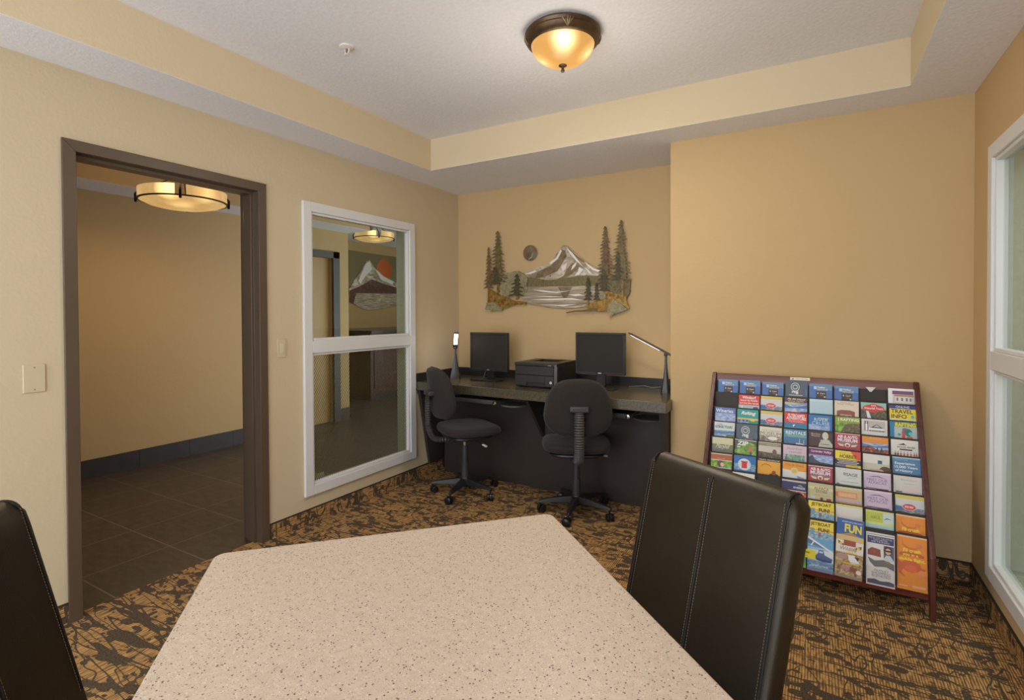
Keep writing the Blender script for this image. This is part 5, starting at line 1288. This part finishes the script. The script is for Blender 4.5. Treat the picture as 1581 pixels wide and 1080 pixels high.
for c, r_, fn_, label, grp in LST:
    if label is None:
        b = Leaflet(base=(222, 214, 206)); b.rect(0, 0, 1, 0.12, (216, 208, 130)); label = 'plain pale leaflet standing just behind the tilted FUN leaflet'
    else: b = fn_()
    y, z = tier(r_)
    x = CX0 + PITCHX * (c + 0.5)
    dz = rnd.uniform(-0.003, 0.003); dx = rnd.uniform(-0.002, 0.002); roll = rnd.uniform(-0.012, 0.012)
    if (c, r_) == (3, 0): dz = 0.012
    if (c, r_) == (6, 8): dz = -0.012
    if (c, r_) == (5, 8): dz, roll, dx = 0.030, 0.05, 0.004
    if (c, r_) == (1, 5): dz = 0.002
    if (c, r_) == (5, 7): dz = 0.004
    o = b.mb.build('brochure', b.mats)
    o.location = (x + dx, y - 0.001, z + dz)
    o.rotation_euler = (LDY * -1.0, roll, 0)
    tag(o, label, 'brochure', grp)
# scrap left in the empty top pocket
sc = MB().prism([(-0.022, 0.0), (0.022, 0.0), (0.004, -0.024), (-0.004, -0.024)], 'y', 0, 0.001)
sc = sc.build('paper_scrap', ink((210, 206, 200))); y, z = tier(0); sc.location = (CX0 + PITCHX * 6.42, y + 0.006, z - 0.001); sc.rotation_euler = (-LDY, 0, 0)
tag(sc, 'small white triangular paper scrap in the empty top pocket of the rack', 'paper')
# labels on the rack
b = Leaflet(0.016, 0.001, (226, 222, 196)); b.poly([(0.08, 0.16), (0.14, 0.05), (0.2, 0.16)], (60, 90, 50)); b.text('Travel Info Rack', 0.6, 0.10, 0.6, 0.08, (110, 100, 90), 0)
o = b.mb.build('rack_label', b.mats, rk); o.location = (2.745, -0.5640, 0.979); o.rotation_euler = (R(-16), 0, 0); o.scale = (0.9, 1, 1); o['label'] = 'cream paper label on the top rail'
b = Leaflet(0.040, 0.001, (238, 222, 46)); b.rect(0.24, 0.12, 0.30, 0.22, BLKI); b.rect(0.18, 0.22, 0.24, 0.30, BLKI); b.text('CERTIFIED', 0.56, 0.17, 0.42, 0.09, BLKI); b.text('Folder Display', 0.48, 0.38, 0.46, 0.06, (90, 84, 40), 0)
o = b.mb.build('rack_label', b.mats, rk); o.location = (2.770, -1.036, 0.212); o.rotation_euler = (0, R(1.5), 0); o.scale = (1.0, 1, 1); o['label'] = 'yellow printed label on the front lip'

# ---------------------------------------------------------------- metal wall art (mountain scene)
SILVER = metal_art('brushed_silver_metal', [(0.32, (124, 108, 86)), (0.5, (178, 162, 138)), (0.68, (222, 212, 196))], 9, (1, 1, 2.2), 0.45, 0.2, (0, R(35), 0))
LAKEM = metal_art('brushed_lake_metal', [(0.3, (116, 102, 80)), (0.5, (164, 148, 122)), (0.7, (206, 194, 172))], 6, (0.5, 1, 9), 0.45, 0.2)
HILLM = metal_art('olive_hill_metal', [(0.3, (96, 88, 54)), (0.7, (138, 126, 84))], 50, (2, 1, 0.6), 0.45, 0.35)
MOONM = metal_art('dark_moon_metal', [(0.3, (84, 70, 48)), (0.7, (134, 116, 86))], 16, rough=0.45, metal=0.2)
TREEM = [metal_art('pine_metal_%s' % s, [(0.3, a), (0.7, b_)], 40, rough=0.5, metal=0.15) for s, a, b_ in (('dark', (52, 46, 26), (92, 80, 48)), ('olive', (78, 70, 40), (132, 114, 70)), ('brown', (84, 64, 38), (130, 106, 68)))]
GROUNDM = metal_art('golden_ground_metal', [(0.3, (84, 66, 30)), (0.5, (150, 112, 46)), (0.7, (176, 146, 74))], 30, rough=0.4, metal=0.45)
SAGEM = metal_art('sage_bush_metal', [(0.3, (116, 108, 74)), (0.7, (170, 158, 120))], 45, rough=0.5, metal=0.15)
def pxl(u, v): # crop coordinates of the relief -> metres on the wall (x, z)
    X0, Z0 = 0.307, 1.363
    px = 730 + u / 5.856; py = 330 + v / 5.853
    dx = (px - CX) / F_PX; dy = (py - CY) / F_PX
    d = fwd + r2 * dx - u2 * dy
    t_ = (-0.02 - CAM.y) / d.y
    P_ = CAM + d * t_
    return (P_.x, P_.z)
wa = thing('metal_wall_art', 'metal relief of a silver mountain, lake, moon and pine trees hung above the computer desk', 'wall art', (0, 0, 0))
def art(name, pts, y0, y1, m_, parent=wa): return MB().prism([pxl(*p) for p in pts], 'y', y0, y1).build(name, m_, parent)
art('mountain', [(455, 545), (520, 515), (590, 480), (680, 455), (740, 385), (790, 310), (815, 278), (850, 285), (900, 330), (960, 385), (1020, 430), (1080, 470), (1170, 505), (1165, 560), (1000, 590), (700, 615), (540, 590)], -0.018, -0.014, SILVER)
# snow ridges and dark flanks raised on the mountain
RIDGE = mat('bright_silver_ridge', (240, 236, 228), 0.35, metal=0.3); FLANK = metal_art('bronze_flank_metal', [(0.3, (100, 84, 56)), (0.7, (146, 124, 90))], 20, rough=0.5, metal=0.15)
mt = wa
art('mountain_flank', [(800, 320), (835, 330), (850, 380), (800, 460), (760, 520), (640, 570), (560, 585), (590, 520), (700, 470), (760, 400)], -0.020, -0.018, FLANK)
art('mountain_flank', [(860, 300), (930, 370), (1010, 430), (1000, 440), (930, 400), (880, 350)], -0.020, -0.018, FLANK)
art('mountain_flank', [(960, 470), (900, 540), (840, 580), (740, 600), (820, 560), (850, 500), (900, 440)], -0.020, -0.018, FLANK)
for pts in ([(690, 445), (750, 400), (795, 320), (805, 335), (770, 405), (710, 455)], [(845, 300), (900, 350), (960, 430), (1000, 480), (940, 430), (880, 360)], [(1020, 440), (1090, 490), (1160, 515), (1150, 530), (1080, 505), (1030, 460)],
            [(940, 430), (930, 470), (890, 510), (900, 470)], [(800, 480), (850, 440), (840, 500), (810, 520)], [(960, 480), (1000, 500), (960, 550), (920, 560), (950, 520)], [(1010, 480), (1060, 520), (1080, 545), (1050, 535)], [(470, 540), (560, 512), (580, 520), (520, 545)]):
    art('snow_ridge', pts, -0.0215, -0.018, RIDGE)
art('far_shore', [(470, 570), (560, 580), (690, 600), (900, 570), (1020, 555), (1160, 560), (1160, 650), (900, 660), (700, 655), (500, 665)], -0.022, -0.018, HILLM)
art('lake', [(470, 660), (700, 655), (1000, 650), (1160, 655), (1160, 790), (1060, 825), (960, 845), (820, 852), (680, 840), (600, 822), (520, 812), (450, 770)], -0.024, -0.020, LAKEM)
for pts in ([(540, 685), (640, 690), (760, 705), (900, 690), (760, 715), (640, 705)], [(500, 740), (700, 742), (820, 750), (700, 752)], [(860, 730), (960, 722), (1010, 735), (930, 742)], [(520, 775), (700, 765), (900, 760), (1000, 780), (860, 775), (700, 780)], [(600, 815), (760, 822), (940, 815), (820, 835)]):
    art('lake_ripple', pts, -0.0255, -0.024, RIDGE)
art('lake_reflection', [(775, 662), (900, 662), (860, 740), (835, 790), (810, 740)], -0.0252, -0.024, FLANK)
mo = MB(); cxm, czm = pxl(517, 352); mo.lathe([(0, -0.026), (0.050, -0.025), (0.0640, -0.022), (0.0640, -0.019), (0, -0.019)], (cxm, 0, czm), 40, 'y'); mo.build('moon', MOONM, wa, smooth=True)
art('moon_mark', [(505, 405), (530, 390), (545, 350), (550, 352), (538, 395), (512, 415)], -0.028, -0.024, mat('moon_mark_metal', (176, 168, 150), 0.4, metal=0.4))
def pine(u, vt, vb, w, y, m_, rn, trunk=None, sq=1.0):
    """layered spruce silhouette with drooping boughs"""
    n_ = max(6, int((vb - vt) / 30)); Lp, Rp = [], []
    for k in range(n_):
        f1 = (k + 0.9) / n_
        ww = w * sq * (0.12 + 0.98 * f1 ** 0.75)
        vv = vt + (vb - vt) * f1
        for side in (Lp, Rp):
            sg = -1 if side is Lp else 1
            a = ww * rn.uniform(0.62, 1.12)
            side.append((u + sg * a * 0.38, vv - 20))
            side.append((u + sg * a * 0.72, vv - 10 + rn.uniform(-3, 3)))
            side.append((u + sg * a, vv + rn.uniform(-4, 6)))
            side.append((u + sg * a * 0.66, vv + 2))
            side.append((u + sg * ww * rn.uniform(0.22, 0.42), vv - 4))
    pts = [(u, vt)] + Rp + [(u, vb)] + Lp[::-1]
    MB().prism([pxl(*p) for p in pts], 'y', y, y + 0.004).build('pine_tree', m_, wa)
    if trunk: MB().prism([pxl(u - 8, vb - 10), pxl(u + 8, vb - 10), pxl(u + 10, trunk), pxl(u - 10, trunk)], 'y', y + 0.001, y + 0.004).build('tree_trunk', GROUNDM, wa)
rn = random.Random(5)
def bush(pts, y, m_, name='bush'):
    out = []
    for k in range(len(pts)):
        a, b2 = pts[k], pts[(k + 1) % len(pts)]
        for j in range(4): out.append((a[0] + (b2[0] - a[0]) * j / 4 + rn.uniform(-7, 7), a[1] + (b2[1] - a[1]) * j / 4 + rn.uniform(-7, 7)))
    MB().prism([pxl(*p) for p in out], 'y', y, y + 0.004).build(name, m_, wa)
bush([(310, 530), (400, 515), (470, 540), (500, 600), (490, 700), (420, 750), (280, 760), (250, 640)], -0.030, SAGEM)
bush([(160, 680), (290, 740), (380, 780), (500, 800), (490, 822), (380, 820), (300, 850), (170, 870), (145, 800)], -0.036, GROUNDM, 'rocky_ground')
pine(232, 155, 620, 92, -0.034, TREEM[1], rn, 790); pine(152, 300, 675, 42, -0.038, TREEM[2], rn, 800); pine(215, 480, 640, 70, -0.036, TREEM[0], rn)
pine(408, 540, 745, 72, -0.038, TREEM[0], rn, 775, 1.1)
bush([(130, 810), (200, 800), (270, 840), (280, 880), (180, 875), (120, 860)], -0.040, SAGEM)
bush([(1140, 600), (1300, 560), (1430, 590), (1430, 700), (1380, 800), (1200, 800)], -0.028, TREEM[1])
bush([(1020, 835), (1130, 780), (1200, 700), (1380, 740), (1420, 850), (1300, 880), (1180, 880), (1060, 865)], -0.034, GROUNDM, 'rocky_ground')
pine(1202, 110, 560, 78, -0.032, TREEM[2], rn, 700); pine(1190, 500, 700, 78, -0.036, TREEM[0], rn)
pine(1345, 55, 420, 80, -0.034, TREEM[1], rn); pine(1360, 330, 600, 125, -0.037, TREEM[1], rn, 800); pine(1320, 340, 600, 60, -0.040, TREEM[0], rn)
pine(1048, 570, 780, 44, -0.040, TREEM[0], rn, 825); pine(1125, 620, 780, 34, -0.038, TREEM[0], rn, 820)
bush([(1280, 760), (1330, 800), (1400, 860), (1330, 890), (1250, 920), (1230, 880), (1240, 820)], -0.042, SAGEM)
bush([(1150, 700), (1190, 705), (1210, 760), (1160, 780)], -0.039, SAGEM)
MB().prism([pxl(*p) for p in [(850, 888), (930, 872), (1000, 868), (1130, 850), (1130, 872), (1020, 882), (930, 884), (855, 898)]], 'y', -0.040, -0.034).build('fallen_branch', TREEM[2], wa)
hm = MB()
for u, v in ((700, 560), (700, 760), (230, 700), (1340, 700), (517, 352)):
    x_, z_ = pxl(u, v); hm.cyl((x_, -0.001, z_), (x_, -0.030 if u in (230, 1340) else -0.020, z_), 0.005, 0.005, 8)
hm.build('wall_standoff', BLACKP, wa)

# ---------------------------------------------------------------- lobby things seen through the left window
la = thing('metal_wall_art', 'metal relief of a silver mountain with orange sun, seen through the left window', 'wall art', (0, 0, 0))
LXW = -4.45
def px_x(px, py, X):
    d = fwd + r2 * ((px - CX) / F_PX) - u2 * ((py - CY) / F_PX)
    P_ = CAM + d * ((X - CAM.x) / d.x)
    return (P_.y, P_.z)
def lart(name, pts, d0, d1, m_):
    return MB().prism([px_x(460 + a / 4.5, 300 + b_ / 4.5, LXW + 0.04) for a, b_ in pts], 'x', LXW + d0, LXW + d1).build(name, m_, la)
lart('recess_panel', [(360, 384), (800, 450), (800, 490), (800, 800), (360, 700)], 0.002, 0.006, mat('dull_olive_board', (112, 100, 66), 0.6))  # flat dark panel in place of the recess behind the relief
lart('mountain', [(360, 660), (400, 590), (440, 540), (480, 465), (505, 455), (540, 510), (580, 560), (660, 600), (740, 640), (760, 690), (600, 690), (420, 690), (400, 760), (370, 750)], 0.014, 0.020, SILVER)
lart('foothills', [(365, 665), (430, 640), (520, 590), (600, 620), (700, 650), (740, 690), (410, 690), (390, 760), (368, 750)], 0.020, 0.024, metal_art('maroon_foothill_metal', [(0.3, (70, 42, 34)), (0.7, (112, 76, 62))], 20, rough=0.5, metal=0.3))
lart('snow_ridge', [(440, 560), (480, 475), (505, 465), (520, 520), (470, 570), (440, 620), (425, 600)], 0.024, 0.027, RIDGE)
lart('snow_ridge', [(540, 515), (600, 570), (670, 605), (660, 625), (580, 590)], 0.024, 0.027, RIDGE)
lart('lake', [(415, 685), (740, 690), (740, 760), (560, 800), (460, 800), (400, 765)], 0.024, 0.028, LAKEM)
s_ = MB(); yc, zc = px_x(460 + 605 / 4.5, 300 + 520 / 4.5, LXW + 0.02); s_.lathe([(0, 0.010), (0.19, 0.010), (0.20, 0.006), (0.20, 0.003), (0, 0.003)], (LXW, yc, zc), 40, 'x'); s_.build('sun', mat('orange_sun_metal', (198, 96, 40), 0.45, metal=0.3), la, smooth=True)
rc = thing('reception_counter', 'dark red-brown lobby counter with black top seen low through the left window', 'counter', (-3.62, 3.1, 0))
RC = wood_mat('reddish_counter_wood', (48, 24, 16), (76, 38, 24), 0.35, 'z')
MB().box((-0.7, -1.15, 0.10), (0.55, 1.3, 1.04)).build('counter_body', RC, rc)
MB().box((-0.75, -1.20, 1.04), (0.62, 1.35, 1.085)).build('countertop', mat('black_counter_top', (30, 27, 26), 0.25), rc, bevel=0.004)
MB().box((-0.68, -1.10, 0.0), (0.50, 1.25, 0.10)).build('plinth', BLACKP, rc)
for k in range(4):
    y = -1.08 + k * 0.58
    MB().box((0.55, y, 0.20), (0.565, y + 0.50, 0.96)).build('panel', RC, rc, bevel=0.004)
